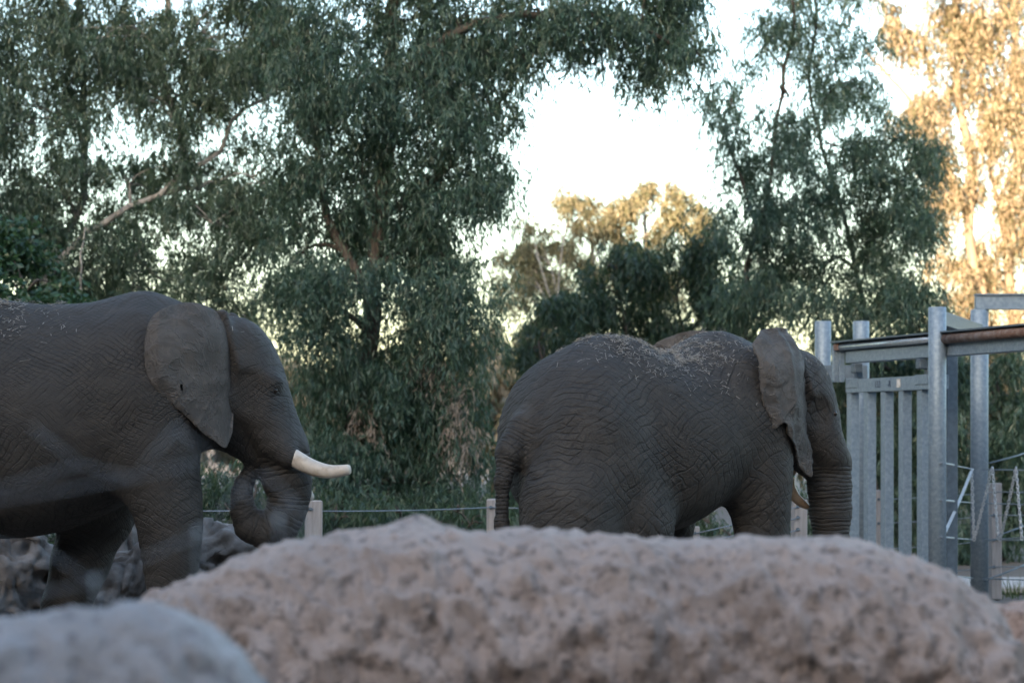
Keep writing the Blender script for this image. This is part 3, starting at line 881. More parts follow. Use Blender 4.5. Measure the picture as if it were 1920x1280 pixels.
drift('driftwood_burl', 'knotted root burl on the ground below the curled trunk',
      [[(w(350,1260),.34), (w(380,1110),.24), (w(395,1030),.15), (w(388,990),.07)], [(w(390,1050),.17), (w(430,1025),.15), (w(465,1040),.13), (w(500,1080),.10)], [(w(400,1000),.08), (w(440,998),.075), (w(470,1025),.06)], [(w(380,1110),.22),(w(450,1130),.2),(w(520,1200),.22)]],
      [(w(420,1052,-.2), (.13,.15,.03)), (w(415,1085,-.25), (.16,.15,.06))], 9.0, M['driftwood'])

# ------------------------------------------------------------------ cable fence
def cable_between(parent, a, b, r=.006, sag=.012, mat=None):
    a = Vector(a); b = Vector(b)
    pts = [a.lerp(b, t) - Vector((0,0,sag*4*t*(1-t))) for t in np.linspace(0, 1, 7)]
    return MB().tube(pts, r, 6).build('cable', mat or M['cable'], parent, True)
def fence(label, posts, heights, rows, width, shape):
    base = W(posts[0][0], 900, posts[0][1]); base.z = 0
    f = empty('cable_fence', base)
    tag(f, label, 'fence', 'cable fences round the yard')
    inv = Vector(base)
    tops = []
    for (px, d), h, wd in zip(posts, heights, width):
        p = W(px, 900, d) - inv; p.z = 0
        m = MB()
        if shape == 'round':
            m.tube([p, p+Vector((0,0,h-.012)), p+Vector((0,0,h))], [wd/2, wd/2, wd/2-.012], 16)
        else:
            a = R_(12); ax = (Vector((math.cos(a), math.sin(a), 0)), Vector((-math.sin(a), math.cos(a), 0)), Vector((0,0,1)))
            m.box(p+Vector((0,0,h/2)), (wd, wd, h), ax, .008)
        po = m.build('post', M['post'], f)
        for r_ in rows:
            MB().tube([p+Vector((-.02,-wd/2-.02, h-r_)), p+Vector((-.02,-wd/2+.02, h-r_))], .016, 8).build('bolt', M['galv_dark'], po)
        tops.append((p, h, wd))
    for (p, h, wd), (q, h2, wd2) in zip(tops[:-1], tops[1:]):
        for r_ in rows:
            cable_between(f, p+Vector((0,-wd/2-.014,h-r_)), q+Vector((0,-wd2/2-.014,h2-r_)))
    return f
fence('low cable fence with pale square posts behind both elephants', [(252,20.2),(588,20.5)], [1.30,1.30], (.07,.34,.60,.86), (.135,.135), 'square')
fence('low cable fence with round posts between the two elephants', [(589.5,20.75),(924,22.0),(1230,22.3)], [1.28,1.275,1.25], (.075,.32,.58,.84), (.10,.115,.115), 'round')
fence('cable fence with a pale timber post behind the hanging trunk', [(1306,22.2),(1498,22.5)], [1.02,1.255], (.06,.16,.27,.40), (.05,.125), 'square')
fence('cable fence with timber posts behind the steel gate', [(1649,26.6),(1865,27.5),(2080,28.2)], [1.25,1.31,1.31], (.10,.36,.64,.94), (.12,.125,.125), 'square')

# ------------------------------------------------------------------ steel gate, track and portal
e = Vector((W(1920,600,22.4) - W(1577,600,26.5))); e.z = 0; e.normalize()
nrm = Vector((e.y, -e.x, 0))
if nrm.x > 0: nrm = -nrm
up = Vector((0,0,1))
O = W(1577, 640, 26.5); O.z = 0
def T(u, n_, z): return O + e*u + nrm*n_ + up*z
TL = 5.2
tr = empty('gate_track', O); tag(tr, 'overhead steel sliding track with a round rail above the barred gate', 'gate track')
def part(m, name, mat, root, smooth=False):
    m.v = [tuple(Vector(v) - root.location) for v in m.v]
    return m.build(name, mat, root, smooth)
AX = (e, nrm, up)
part(MB().box(T(TL/2,-.02,2.853), (TL,.30,.016), AX), 'top_flange', M['galv_dark'], tr)
part(MB().box(T(TL/2,-.03,2.79), (TL-.02,.05,.105), AX), 'web', M['galv_dark'], tr)
part(MB().box(T(TL/2+.1,-.03,2.685), (TL-.2,.13,.13), AX, .006), 'beam', M['galv'], tr)
part(MB().tube([T(.12,.065,2.795), T(2.55,.065,2.795)], .034, 14), 'rail', M['steel_bright'], tr, True)
o = part(MB().tube([T(2.56,.075,2.787), T(TL,.075,2.787)], .048, 14), 'rail', M['rust'], tr, True); o['label'] = 'rusty brown length of the rail'
part(MB().box(T(.03,.06,2.62), (.05,.10,.40), AX, .004).box(T(.08,.03,2.60), (.04,.06,.36), AX, .004), 'end_plate', M['galv'], tr)
part(MB().box(T(.09,.06,2.80), (.10,.10,.08), AX, .01), 'end_stop', M['rust'], tr)
for u in (.42, 2.05):
    part(MB().box(T(u+.05,.02,2.56), (.10,.10,.10), AX, .01), 'roller_housing', M['galv_dark'], tr)

ga = empty('sliding_gate', O); tag(ga, 'galvanised sliding gate of upright square bars behind the elephant\'s trunk', 'gate')
GL = 2.32
part(MB().box(T(.12+GL/2,-.055,2.375), (GL,.11,.142), AX, .004), 'top_rail', M['galv'], ga)
part(MB().box(T(.12+GL/2,-.055,.20), (GL,.11,.14), AX, .004), 'bottom_rail', M['galv'], ga)
for k in range(6):
    u = .18 + k*.446
    if u > GL: break
    part(MB().box(T(u,-.062,1.287), (.115,.098,2.032), AX, .004), 'bar', M['galv'], ga)
for u in (.3, 2.05):
    pl = part(MB().box(T(u,.004,2.405), (.30,.012,.10), AX, .004), 'hanger_plate', M['galv'], ga)
    part(MB().box(T(u+.06,-.05,2.49), (.09,.07,.09), AX, .008), 'hanger', M['galv_dark'], ga)
part(MB().box(T(1.50,.004,2.38), (.075,.008,.085), AX), 'tag_plate', M['white_paint'], ga)
def lettering(txt, u, z, size, parent):
    cu = bpy.data.curves.new('lettering', 'FONT'); cu.body = txt; cu.size = size; cu.extrude = .001
    to = bpy.data.objects.new('lettering_source', cu); col.objects.link(to)
    me = bpy.data.meshes.new_from_object(to.evaluated_get(bpy.context.evaluated_depsgraph_get()))
    bpy.data.objects.remove(to)
    o = bpy.data.objects.new('lettering', me); col.objects.link(o)
    me.materials.clear(); me.materials.append(M['lettering'])
    mw = Matrix((( e.x, 0, nrm.x, 0), (e.y, 0, nrm.y, 0), (0, 1, 0, 0), (0,0,0,1)))
    p = T(u, .004, z) - parent.location
    o.matrix_local = Matrix.Translation(p) @ mw
    o.parent = parent
lettering('153', .90, 2.345, .10, ga)
lettering('-R', 1.22, 2.345, .10, ga)

po = empty('gate_portal', Vector((W(1757,0,23.9).x, 23.9, 0)))
tag(po, 'galvanised steel portal of round posts and beams at the right', 'gate frame')
def pipe(px, d, r, top, name='post'):
    p = W(px, 0, d); p.z = 0
    return part(MB().tube([p, p+up*(top-.006), p+up*top], [r, r, r-.006], 20), name, M['galv'], po, False)
for o in (pipe(1757.5,23.9,.087,3.10), pipe(1836.5,27.0,.098,3.235), pipe(2088,27.0,.098,3.235)):
    for f in o.data.polygons: f.use_smooth = len(f.vertices) == 4 and abs(f.normal.z) < .5
c = W(1782,0,24.9); part(MB().box((c.x,c.y,1.36), (.095,.12,2.72), AX, .004), 'jamb', M['galv_dark'], po)
a0 = W(1828,553,27.0); a1 = W(2100,553,27.0); mid = (a0+a1)/2
L_ = a1.x-a0.x
part(MB().box((mid.x,27.0,3.40), (L_,.16,.014)).box((mid.x,27.0,3.32), (L_-.01,.10,.146)).box((mid.x,27.0,3.243), (L_,.16,.012)), 'beam', M['galv'], po)
b0 = W(1762,604,24.0); b1 = W(1834,604,26.9); bd = (b1-b0); bd.z = 0; bl = bd.length; bd.normalize()
part(MB().box(((b0.x+b1.x)/2, (b0.y+b1.y)/2, 2.995), (bl,.10,.14), (bd, Vector((-bd.y,bd.x,0)), up), .004), 'brace', M['galv_dark'], po)
q_ = T(TL-.1,-.03,0)
part(MB().tube([q_, q_+up*2.618], .08, 18), 'support_post', M['galv'], tr, True)
fp = empty('backstop_frame', Vector((W(1542,0,27.8).x, 27.8, 0)))
tag(fp, 'pair of pale steel posts joined by a rail behind the gate track', 'posts')
for px in (1543, 1614.5):
    p = W(px, 0, 27.8); p.z = 0
    o = part(MB().tube([p, p+up*3.135, p+up*3.145], [.092,.092,.085], 20), 'post', M['galv'], fp)
    for f in o.data.polygons: f.use_smooth = len(f.vertices) == 4 and abs(f.normal.z) < .5
p0 = W(1540,0,27.8); p1 = W(1616,0,27.8)
part(MB().box(((p0.x+p1.x)/2, 27.74, 2.56), (p1.x-p0.x+.1,.07,.16), None, .004), 'rail', M['galv_dark'], fp)

# cables and hanging chains between the portal and the next post out of frame
cf = empty('chain_fence', Vector((W(1757,0,23.9).x, 23.75, 0)))
tag(cf, 'steel cable barrier hung with chains beside the portal post', 'fence')
def pw(px, py, d): return W(px, py, d) - cf.location
A_, B_, C_ = 23.78, 26.85, 25.6
for (y0, y1, y2) in ((868,879,881), (938,942,946), (1007,1011,1006), (1077,1083,1087)):
    m = MB().tube([pw(1764,y0,A_), pw(1824,y1,B_-.05)], .007, 6).tube([pw(1764,y0,A_), pw(1788,(y0*2+y1)/3,A_+1)], .013, 8)
    m.build('cable', M['cable'], cf, True)
    m = MB().tube([pw(1842,y1+1,B_-.05), pw(1940,y2,C_), pw(2060,y2+2,24.5)], .007, 6)
    m.build('cable', M['cable'], cf, True)
for (x0,y0,x1,y1) in ((1855,868,1960,836), (1846,1088,1960,1040), (1872,1003,1960,968)):
    MB().tube([pw(x0,y0,26.8), pw((x0+x1)/2,(y0+y1)/2+2,27.8), pw(x1,y1,28.8)], .009, 6).build('cable', M['galv_dark'], cf, True)
q_ = pw(2060,900,24.5); q_.z = 0
MB().tube([q_, q_+up*1.75], .07, 16).build('post', M['galv'], cf, True)
def chain(px0, py0, px1, py1, d0, d1, label):
    a = W(px0, py0, d0); b = W(px1, py1, d1)
    n = max(6, int((b-a).length/.034))
    o_ = empty('hanging_chain', a); tag(o_, label, 'chain', 'chains on the cable barrier')
    m = MB()
    dirv = (b-a).normalized()
    s1 = dirv.cross(Vector((0,1,0.1))).normalized(); s2 = dirv.cross(s1)
    for k in range(n):
        t = (k+.5)/n
        c = a.lerp(b, t) + Vector((0,0,-.02*4*t*(1-t))) - a
        sd_ = s1 if k % 2 else (s1*.25 + s2*.97)
        ring = [c + dirv*math.cos(q)*.027 + sd_*math.sin(q)*.014 for q in np.linspace(0, 2*math.pi, 9)]
        m.tube(ring, .0062, 5, False)
    m.build('links', M['chain'], o_, True)
chain(1823,879,1769,1003,26.6,23.9,'chain slanting from the cable top down to the round portal post')
chain(1822,880,1826,1012,26.5,26.5,'chain hanging straight down across the rear portal post')
chain(1860,876,1826,1012,26.3,26.5,'chain forming the right side of the first V below the cable')
chain(1861,876,1872,1010,26.3,26.2,'chain hanging straight beside the pale timber post')
chain(1905,876,1875,1012,25.8,26.2,'slanting chain of the V nearest the right frame edge')
chain(1905,876,1916,1010,25.8,25.6,'chain hanging straight at the right frame edge')

# ------------------------------------------------------------------ trees
def sprays(C, rad, per, leaves, L, Wd, hang, r, out=.30, drop=.50):
    """hanging sprays of narrow leaves round clump centres C (n,3) with radii rad (n,); returns leaf verts and quads"""
    n = len(C)
    S0 = np.repeat(C, per, 0); R0 = np.repeat(rad, per)
    g = r.normal(size=S0.shape); g /= np.linalg.norm(g, axis=1)[:,None]
    S0 = S0 + g*(R0*r.random(len(S0))**.45)[:,None]*[1,1,.8]
    az = r.random(len(S0))*2*math.pi
    o = np.stack([np.cos(az), np.sin(az), np.zeros(len(az))], 1)*(out*r.uniform(.4,1.2,len(az)))[:,None]
    dz = drop*r.uniform(.35,1.25,len(az))
    t = (np.arange(leaves)[None,:] + r.random((len(S0), leaves)))/leaves
    pos = S0[:,None,:] + o[:,None,:]*t[...,None]
    pos[...,2] += .12*np.sin(t*2.2)*out*2 - dz[:,None]*t**1.7
    pos = pos + r.normal(size=pos.shape)*.018
    pos = pos.reshape(-1,3)
    tg = o[:,None,:]*np.ones_like(t)[...,None]; tg[...,2] -= dz[:,None]*1.7*t**.7
    tg = tg.reshape(-1,3); tg /= np.maximum(np.linalg.norm(tg, axis=1), 1e-6)[:,None]
    d = tg*.5 + r.normal(size=pos.shape)*.45; d[:,2] -= hang
    d /= np.linalg.norm(d, axis=1)[:,None]
    s = np.cross(d, r.normal(size=pos.shape)); s /= np.maximum(np.linalg.norm(s, axis=1), 1e-6)[:,None]
    ll = L*r.uniform(.6,1.3,len(pos)); ww = Wd*r.uniform(.7,1.3,len(pos))*.5
    nn = np.cross(d, s)
    a = pos; b = pos + d*(ll*.45)[:,None] + s*ww[:,None]; c = pos + d*ll[:,None] + nn*(ll*.12)[:,None]; e_ = pos + d*(ll*.45)[:,None] - s*ww[:,None]
    V = np.stack([a,b,c,e_], 1).reshape(-1,3)
    Q = np.arange(len(V)).reshape(-1,4)
    return V, Q

def curve_pts(a, b, bend, n=6):
    a = Vector(a); b = Vector(b); m = (a+b)/2 + Vector(bend)
    return [a*(1-t)**2 + m*2*t*(1-t) + b*t**2 for t in np.linspace(0, 1, n)]

tree_count = [0]
def tree(name, label, d, stems, blobs, leaf, bark, dens, group, L=.105, Wd=.019, per=34, leaves=16, clump=.36, hang=.75, dry=None, cat='tree', depth=1.0, drop=.5):
    """stems: [(pixel polyline, depth offset, r0, r1)], blobs: [(px, py, rx, ry[, density factor[, depth offset]])] crown masses"""
    tree_count[0] += 1
    r = np.random.default_rng(100 + tree_count[0])
    first = W(stems[0][0][0][0], 0, d + stems[0][1]); base = Vector((first.x, first.y, 0))
    root = empty(name, base)
    tag(root, label, cat, group)
    tm = MB(); anchor = []
    for si, (pl, do, r0, r1) in enumerate(stems):
        pts = [W(x, y, d+do) for x, y in pl]
        if si == 0 or pl[0][1] > 1150: pts[0].z = -.05
        P = np.array(pts); t = np.concatenate([[0], np.cumsum(np.linalg.norm(np.diff(P, axis=0), axis=1))]); t /= t[-1]
        tt = np.linspace(0, 1, max(8, 4*len(pl)))
        C = np.stack([smooth_interp(tt, t, P[:,k]) for k in range(3)], 1)
        C[1:] += r.normal(size=C[1:].shape)*.02
        rr = r0 + (r1-r0)*tt
        tm.tube(C - np.array(base), list(rr), 9)
        anchor += [(Vector(c), q) for c, q in zip(C, rr)]
    Cs, Rs = [], []
    for bl in blobs:
        px, py, rxp, ryp = bl[:4]; f = bl[4] if len(bl) > 4 else 1.0; do = bl[5] if len(bl) > 5 else r.uniform(-.5,.5)
        c = W(px, py, d+do); k = (d+do)/FPX
        R3 = np.array([rxp*k, (rxp+ryp)*.5*k*depth, ryp*k])
        n = max(3, int(dens*f*math.pi*R3[0]*R3[2]))
        g = r.normal(size=(n,3)); g /= np.linalg.norm(g, axis=1)[:,None]
        pts = np.array(c) + g*R3*(r.random(n)**.42)[:,None]
        pts = pts[pts[:,2] > .25]
        Cs.append(pts); Rs.append(np.full(len(pts), clump)*r.uniform(.7,1.35,len(pts)))
        # limb to the mass, twigs to its clumps
        cand = [(q, rr) for q, rr in anchor if q.z < c.z + .3] or anchor
        q, rr = min(cand, key=lambda z: (z[0]-c).length + .5*abs(z[0].z - c.z + .6))
        cp = curve_pts(q, c, (r.normal()*.15, r.normal()*.15, .25))
        tm.tube([p - base for p in cp], list(np.linspace(min(rr*.6,.05), .014, len(cp))), 6)
        for p in pts[:: 2]:
            s0 = cp[int(r.integers(2, len(cp)))]
            tm.tube([v - base for v in curve_pts(s0, p, (r.normal()*.08, r.normal()*.08, .12), 4)], [.012,.009,.007,.004], 4, False)
    C = np.concatenate(Cs); Rr = np.concatenate(Rs)
    tm.build('trunk', bark, root, True)
    V, Q = sprays(C, Rr, per, leaves, L, Wd, hang, r, drop=drop)
    mesh_np('crown', V - np.array(base), Q, leaf, root, False)
    if dry:
        Cd = np.array([W(x, y, d-.3) for x, y in dry]); 
        V, Q = sprays(np.repeat(Cd, 2, 0), np.full(len(Cd)*2, .16), 9, 10, L, Wd, .8, r, drop=.5)
        o = mesh_np('dry_sprays', V - np.array(base), Q, M['leaf_dry'], root, False); o['label'] = 'withered pale brown leaf sprays'
    return root

def grove(name, labels, d, stems, blobs, *args, **kw):
    bases = [k for k, st in enumerate(stems) if st[0][0][1] >= 1100]
    mx = [np.mean([p[0] for p in stems[k][0]]) for k in bases]
    pick = lambda x: int(np.argmin([abs(x-m) for m in mx]))
    for j, k in enumerate(bases):
        st = [stems[k]] + [t for i, t in enumerate(stems) if i not in bases and pick(t[0][0][0]) == j]
        tree(name, labels[j], d, st, [b for b in blobs if pick(b[0]) == j], *args, **kw)

G1 = 'gum trees behind the fence'
tree('gum_tree', 'tall loose gum tree with pale slanting limb behind the long-tusked elephant', 32.0,
     [([(40,1300),(60,700),(85,520),(190,420),(300,360),(350,322),(420,272),(442,222),(520,175)], 0, .085, .02),
      ([(300,360),(370,352),(430,335)], 0, .045, .015), ([(85,520),(150,380),(160,200),(150,20),(170,-250)], .6, .06, .03),
      ([(350,322),(342,250),(305,150),(318,0),(330,-200)], .2, .06, .025), ([(305,150),(345,195),(352,260)], .1, .03, .012), ([(55,760),(145,690),(152,560),(158,430)], -.3, .022, .012),
      ([(85,530),(250,480),(300,520),(420,470)], .3, .04, .012)],
     [(60,60,130,110),(230,50,150,100),(400,70,130,110),(110,210,140,100),(280,190,110,90,.8),(450,190,110,110,.8),(70,350,130,110),(230,330,110,80,.8),(90,480,120,90),(250,450,150,70,.9),(400,420,120,80),(250,540,170,50,.9),(420,540,110,60,.9),(370,330,90,70,.8),(530,60,90,110),(500,360,80,90),(460,620,70,50,.8),
      (60,-120,160,120),(260,-140,170,120),(450,-110,140,110),(-120,120,140,160),(-120,350,120,160)],
     M['leaf_olive'], M['bark_pale'], 9.0, G1)
tree('gum_tree', 'dense dark weeping gum tree in the centre with a branch arching over the sky gap', 30.0,
     [([(632,1250),(642,930),(650,870),(668,780),(690,650),(715,420),(735,180),(740,0),(745,-300)], 0, .15, .06),
      ([(735,160),(850,60),(1000,25),(1150,40),(1260,80),(1325,125)], -.3, .07, .015), ([(700,560),(620,420),(590,250),(560,60)], .2, .07, .02),
      ([(720,400),(820,330),(900,240),(950,180)], .1, .06, .02), ([(650,900),(740,820),(800,740),(840,650)], .3, .05, .02)],
     [(620,60,120,100),(760,50,120,100),(890,60,110,90),(680,170,120,110),(820,170,110,100),(920,190,70,90),(590,230,90,100,.8),(720,300,130,100),(850,310,90,110),(610,380,100,90),(720,430,120,90),(830,450,90,90),(560,480,80,80,.8),(660,540,110,90),(790,570,110,90),(880,550,50,70,.8),(885,630,45,60,.6),(600,640,90,80),
      (700,690,120,90),(820,700,90,90),(620,760,80,80),(740,800,120,80),(830,810,70,90),(640,880,80,80),(760,900,120,80),(870,920,80,80),(540,560,70,70,.7),(930,310,45,80,.7),
      (1010,45,110,70),(1110,60,90,70),(1200,50,90,80),(1190,130,55,45),(1310,105,45,45),(1260,60,70,60),(985,120,50,50,.8),
      (640,-110,160,110),(840,-120,170,110),(1050,-90,140,90),(1240,-60,90,70)],
     M['leaf_gum'], M['bark'], 8.5, G1, dry=[(800,660),(815,690),(845,720),(860,760),(870,800),(840,810),(880,830),(690,760),(685,800)])
grove('gum_tree', ['slender feathery gum tree at the right side of the sky gap', 'fuller gum tree standing above the pale gate posts'], 35.0,
     [([(1392,1250),(1395,620),(1400,500),(1432,400),(1455,250),(1480,90),(1490,-200)], 0, .06, .02), ([(1640,1250),(1620,620),(1600,480),(1560,330),(1520,180),(1530,0)], .5, .055, .015),
      ([(1420,430),(1380,300),(1350,230)], .1, .03, .01), ([(1600,500),(1680,380),(1720,250)], .3, .05, .015)],
     [(1430,90,70,80,.55),(1530,60,100,80,.6),(1600,150,90,80,.7),(1380,200,60,70,.5),(1480,180,80,70,.6),(1370,290,70,60,.6),(1450,300,80,70,.7),(1560,270,90,80,.8),(1660,270,80,80),(1400,390,70,60,.8),(1500,400,100,70),(1620,390,100,80),(1700,420,70,90),(1430,480,70,70),(1560,490,120,70),(1680,520,90,70),(1480,570,120,60),(1620,590,120,60),(1740,590,70,60),(1400,560,60,60),(1730,330,60,80,.8),
      (1480,-60,100,70,.6),(1600,-60,110,90,.7)],
     M['leaf_gum'], M['bark'], 9.0, G1, per=28, clump=.30)
grove('gum_tree', ['low dark gum tree above the second elephant\'s dipped back', 'low dark gum tree above the second elephant\'s shoulder', 'low dark gum tree above the second elephant\'s rump and tail'], 38.0,
     [([(1180,1250),(1180,800),(1170,600),(1150,520)], 0, .10, .02), ([(1300,1250),(1290,700),(1270,560)], .5, .08, .02), ([(1040,1250),(1030,800),(1010,640)], -.3, .07, .02)],
     [(1050,590,60,60),(1110,545,50,50,.8),(1170,510,50,50,.7),(1230,520,60,60,.8),(1290,470,50,60,.7),(1330,500,60,70,.9),(1340,430,35,45,.5),(1140,580,80,50),(1350,580,60,60),(1100,630,90,50),(1240,620,120,50),(1005,650,40,50,.5),(1340,640,80,50),(1020,760,50,80,.6),(960,880,40,60,.5),(990,950,60,60),(1100,800,100,120,.6),(1250,800,120,120,.6)],
     M['leaf_dark'], M['bark'], 7.0, G1, L=.14, Wd=.028, per=26, clump=.32)
grove('gum_tree', ['dark weeping gum tree directly behind the barred gate', 'dark weeping gum tree behind the hanging chains'], 36.0,
     [([(1700,1250),(1700,900),(1690,700),(1660,600)], 0, .10, .03), ([(1880,1250),(1880,900),(1870,720)], .5, .08, .03)],
     [(1600,680,80,60),(1700,690,80,60),(1790,690,70,70),(1880,700,70,70),(1620,780,90,70),(1740,790,90,70),(1860,810,80,70,.9),(1600,880,80,70),(1720,890,100,70),(1850,900,100,70),(1650,980,110,60),(1800,990,110,60),(1930,980,70,80),(1560,760,50,120),(1700,1050,90,40),(1890,1050,90,40),(1960,800,70,120)],
     M['leaf_gum'], M['bark'], 6.5, G1, L=.14, Wd=.026, clump=.33)
G2 = 'sunlit trees in the distance'
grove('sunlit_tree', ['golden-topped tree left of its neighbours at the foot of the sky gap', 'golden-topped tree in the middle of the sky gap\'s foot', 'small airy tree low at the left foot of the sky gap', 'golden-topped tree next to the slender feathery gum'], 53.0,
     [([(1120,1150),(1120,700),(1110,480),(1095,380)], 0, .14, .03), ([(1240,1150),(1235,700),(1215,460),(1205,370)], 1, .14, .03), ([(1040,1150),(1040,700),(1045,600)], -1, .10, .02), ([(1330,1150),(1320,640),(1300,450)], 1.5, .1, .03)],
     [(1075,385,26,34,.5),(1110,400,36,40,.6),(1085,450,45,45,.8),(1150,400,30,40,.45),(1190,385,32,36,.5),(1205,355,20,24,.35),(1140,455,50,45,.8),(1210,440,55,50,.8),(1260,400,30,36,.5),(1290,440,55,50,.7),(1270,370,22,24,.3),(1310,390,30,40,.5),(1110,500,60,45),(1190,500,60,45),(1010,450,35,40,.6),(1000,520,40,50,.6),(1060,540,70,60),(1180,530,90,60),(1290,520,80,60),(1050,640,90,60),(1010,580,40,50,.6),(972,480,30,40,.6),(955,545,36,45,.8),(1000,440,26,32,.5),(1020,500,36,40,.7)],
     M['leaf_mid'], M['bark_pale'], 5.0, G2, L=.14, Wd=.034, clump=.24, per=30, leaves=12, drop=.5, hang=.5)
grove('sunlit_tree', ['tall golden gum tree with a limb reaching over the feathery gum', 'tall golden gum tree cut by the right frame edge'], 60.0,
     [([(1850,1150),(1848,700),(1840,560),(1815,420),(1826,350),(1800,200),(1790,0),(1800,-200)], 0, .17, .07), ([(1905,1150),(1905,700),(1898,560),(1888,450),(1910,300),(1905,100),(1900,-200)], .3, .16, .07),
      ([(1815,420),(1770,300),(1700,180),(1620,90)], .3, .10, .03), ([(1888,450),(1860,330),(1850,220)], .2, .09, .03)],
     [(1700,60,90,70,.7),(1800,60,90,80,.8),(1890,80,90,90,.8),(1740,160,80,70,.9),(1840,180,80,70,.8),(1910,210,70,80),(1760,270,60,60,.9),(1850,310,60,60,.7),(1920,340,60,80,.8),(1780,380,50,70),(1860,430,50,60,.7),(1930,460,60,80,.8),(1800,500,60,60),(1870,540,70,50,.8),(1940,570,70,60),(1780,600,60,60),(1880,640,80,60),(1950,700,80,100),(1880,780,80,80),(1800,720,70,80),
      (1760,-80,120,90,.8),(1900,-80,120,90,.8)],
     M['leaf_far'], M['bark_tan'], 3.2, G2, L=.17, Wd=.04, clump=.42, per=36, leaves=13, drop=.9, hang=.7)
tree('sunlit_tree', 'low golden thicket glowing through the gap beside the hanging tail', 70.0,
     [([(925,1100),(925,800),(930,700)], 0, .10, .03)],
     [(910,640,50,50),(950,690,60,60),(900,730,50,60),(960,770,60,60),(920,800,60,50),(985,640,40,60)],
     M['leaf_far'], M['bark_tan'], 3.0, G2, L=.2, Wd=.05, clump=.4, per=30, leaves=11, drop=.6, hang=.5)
G3 = 'shrubs along the fence'
tree('leafy_bush', 'bright broad-leaved bush above the long-tusked elephant\'s back', 26.5,
     [([(20,1300),(25,900),(30,650),(40,520)], 0, .06, .02)],
     [(20,480,70,70),(70,540,60,40),(0,560,80,60),(110,570,30,25),(-60,500,80,90),(20,640,90,70),(20,760,90,90,.7)],
     M['leaf_bush'], M['bark'], 13, G3, L=.095, Wd=.05, per=26, leaves=9, clump=.20, hang=.1, cat='bush', drop=.2)
for i, (px, py, rx_, ry_, dd, lab) in enumerate([
    (470, 900, 90, 110, 27.5, 'dark low shrub seen through the curled trunk'), (620, 950, 90, 70, 28.0, 'dark low shrub behind the square fence post'),
    (740, 960, 80, 60, 27.8, 'dark low shrub under the middle of the fence cable'), (860, 950, 80, 75, 28.2, 'dark low shrub beside the round fence post'),
    (330, 900, 90, 130, 28.0, 'dark low shrub behind the walking elephant\'s front leg'),
    (60, 930, 110, 100, 28.5, 'dark low shrub behind the hollow root stump'),
    (1330, 980, 80, 60, 29.0, 'dark low shrub showing under the second elephant\'s belly'), (1490, 940, 70, 80, 29.0, 'dark low shrub behind the hanging trunk'),
    (1180, 960, 90, 70, 29.0, 'dark low shrub behind the second elephant\'s thigh'), (1010, 960, 60, 70, 29.0, 'dark low shrub beside the hanging tail')]):
    tree('low_shrub', lab, dd, [([(px,1200),(px+5,py+40),(px+10,py)], 0, .04, .015)],
         [(px,py,rx_*.8,ry_*.8),(px-rx_*.5,py+ry_*.4,rx_*.6,ry_*.6),(px+rx_*.5,py+ry_*.4,rx_*.6,ry_*.6),(px,py+ry_*1.1,rx_,ry_*.6),(px,py+ry_*2,rx_,ry_*.7,.7)],
         M['leaf_dark'], M['bark'], 9, G3, cat='shrub', L=.12, per=18, leaves=12)

def far_wood():
    """the belt of woodland that closes the view far behind"""
    r = np.random.default_rng(55)
    n = 900
    x = r.uniform(-26, 26, n); y = r.uniform(66, 78, n); z = r.uniform(.3, 1, n)**.8*(3.9 + 1.6*perlin(np.stack([x*.2, x*0, x*0], 1)))
    V, Q = sprays(np.stack([x,y,z],1), np.full(n, .7), 16, 9, .42, .14, .5, r, drop=.8)
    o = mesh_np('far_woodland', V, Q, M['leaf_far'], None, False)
    tag(o, 'low sunlit woodland closing the view far behind the trees', 'woodland', kind='stuff')
far_wood()

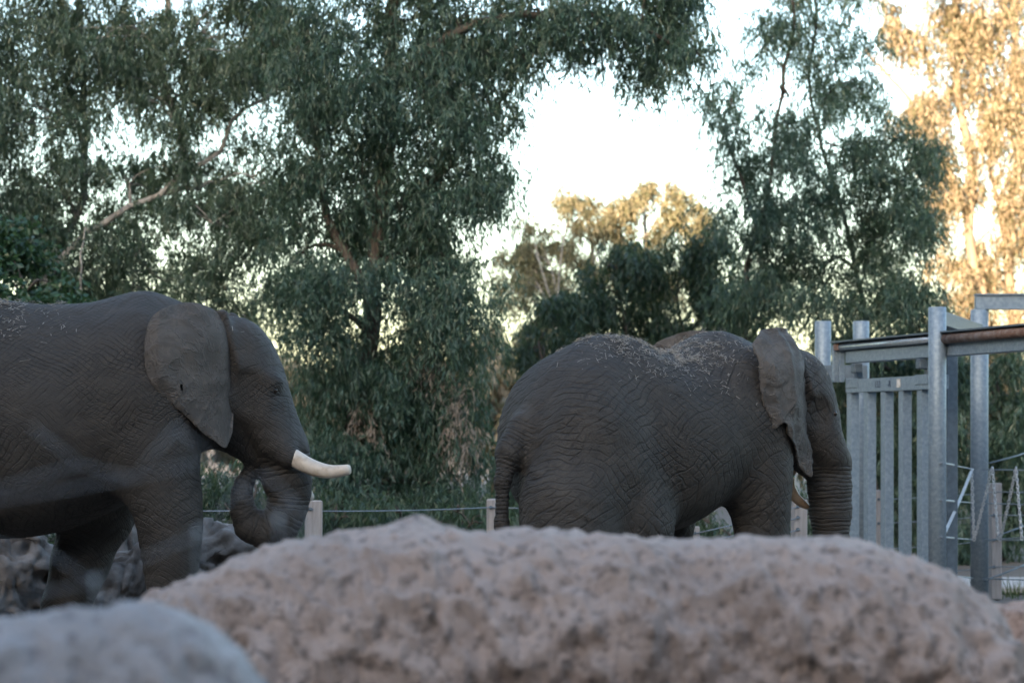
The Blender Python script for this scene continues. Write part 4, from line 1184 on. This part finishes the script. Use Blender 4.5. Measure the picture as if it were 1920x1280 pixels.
def grass():
    r = np.random.default_rng(77)
    n = 26000
    x = r.uniform(-7, 7.5, n); y = r.uniform(23.2, 31, n)
    keep = (perlin(np.stack([x*.7, y*.7, x*0], 1)) > -.25) & ~((x > 3.4) & (y > 28.6) & (y < 31)) & ~((x > 2.6) & (y < 27.6))
    x, y = x[keep], y[keep]; n = len(x)
    h = r.uniform(.08, .3, n); a = r.random(n)*math.pi
    wx, wy = np.cos(a)*.006, np.sin(a)*.006
    lean = r.normal(size=(n,2))*.07
    b = np.stack([x-wx, y-wy, x*0-.01], 1); c = np.stack([x+wx, y+wy, x*0-.01], 1); t = np.stack([x+lean[:,0], y+lean[:,1], h], 1)
    V = np.stack([b,c,t], 1).reshape(-1,3)
    o = mesh_np('grass', V, np.arange(3*n).reshape(-1,3), M['grass'], None, False)
    tag(o, 'rough green grass beyond the cable fence', 'grass', kind='stuff')
grass()

# ------------------------------------------------------------------ thin wire netting close to the viewer
def netting():
    d = 3.0
    nd_ = {'a':(177,1090),'b':(372,1000),'c':(452,914),'d':(522,975),'e':(-170,990),'f':(90,1036),'g':(250,896),'h':(-170,965),'i':(560,1012),'j':(185,1230),'k':(368,1180),'l':(545,930),'m':(497,890),'n':(400,860),'o':(330,800),'p':(520,1160),'q':(-170,1160),'r':(640,1120),'s':(150,870),'t':(60,800)}
    ed = ['af','fe','ab','aj','bk','bc','cd','hg','gn','di','cn','cm','ml','dl','dp','aq','ir','lr','gs','sh','st','no','go']
    base = W(200, 1300, d); base.z = 0
    o = empty('wire_netting', base)
    tag(o, 'blurred thin wire netting crossing the walking elephant\'s legs and trunk', 'netting')
    P = {k: W(x, y, d) - base for k, (x, y) in nd_.items()}
    for e2 in ed:
        MB().tube([P[e2[0]], P[e2[1]]], .00055, 6).build('wire', M['netwire'], o, True)
    for k in 'abd':
        MB().tube([P[k]-Vector((0,0,.007)), P[k]+Vector((0,0,.007))], .0026, 8).build('ferrule', M['netwire'], o, True)
    MB().tube([W(-170,800,d)-base, W(-170,800,d)-base-Vector((0,0,W(-170,800,d).z))], .012, 8).build('post', M['galv'], o, True)
netting()
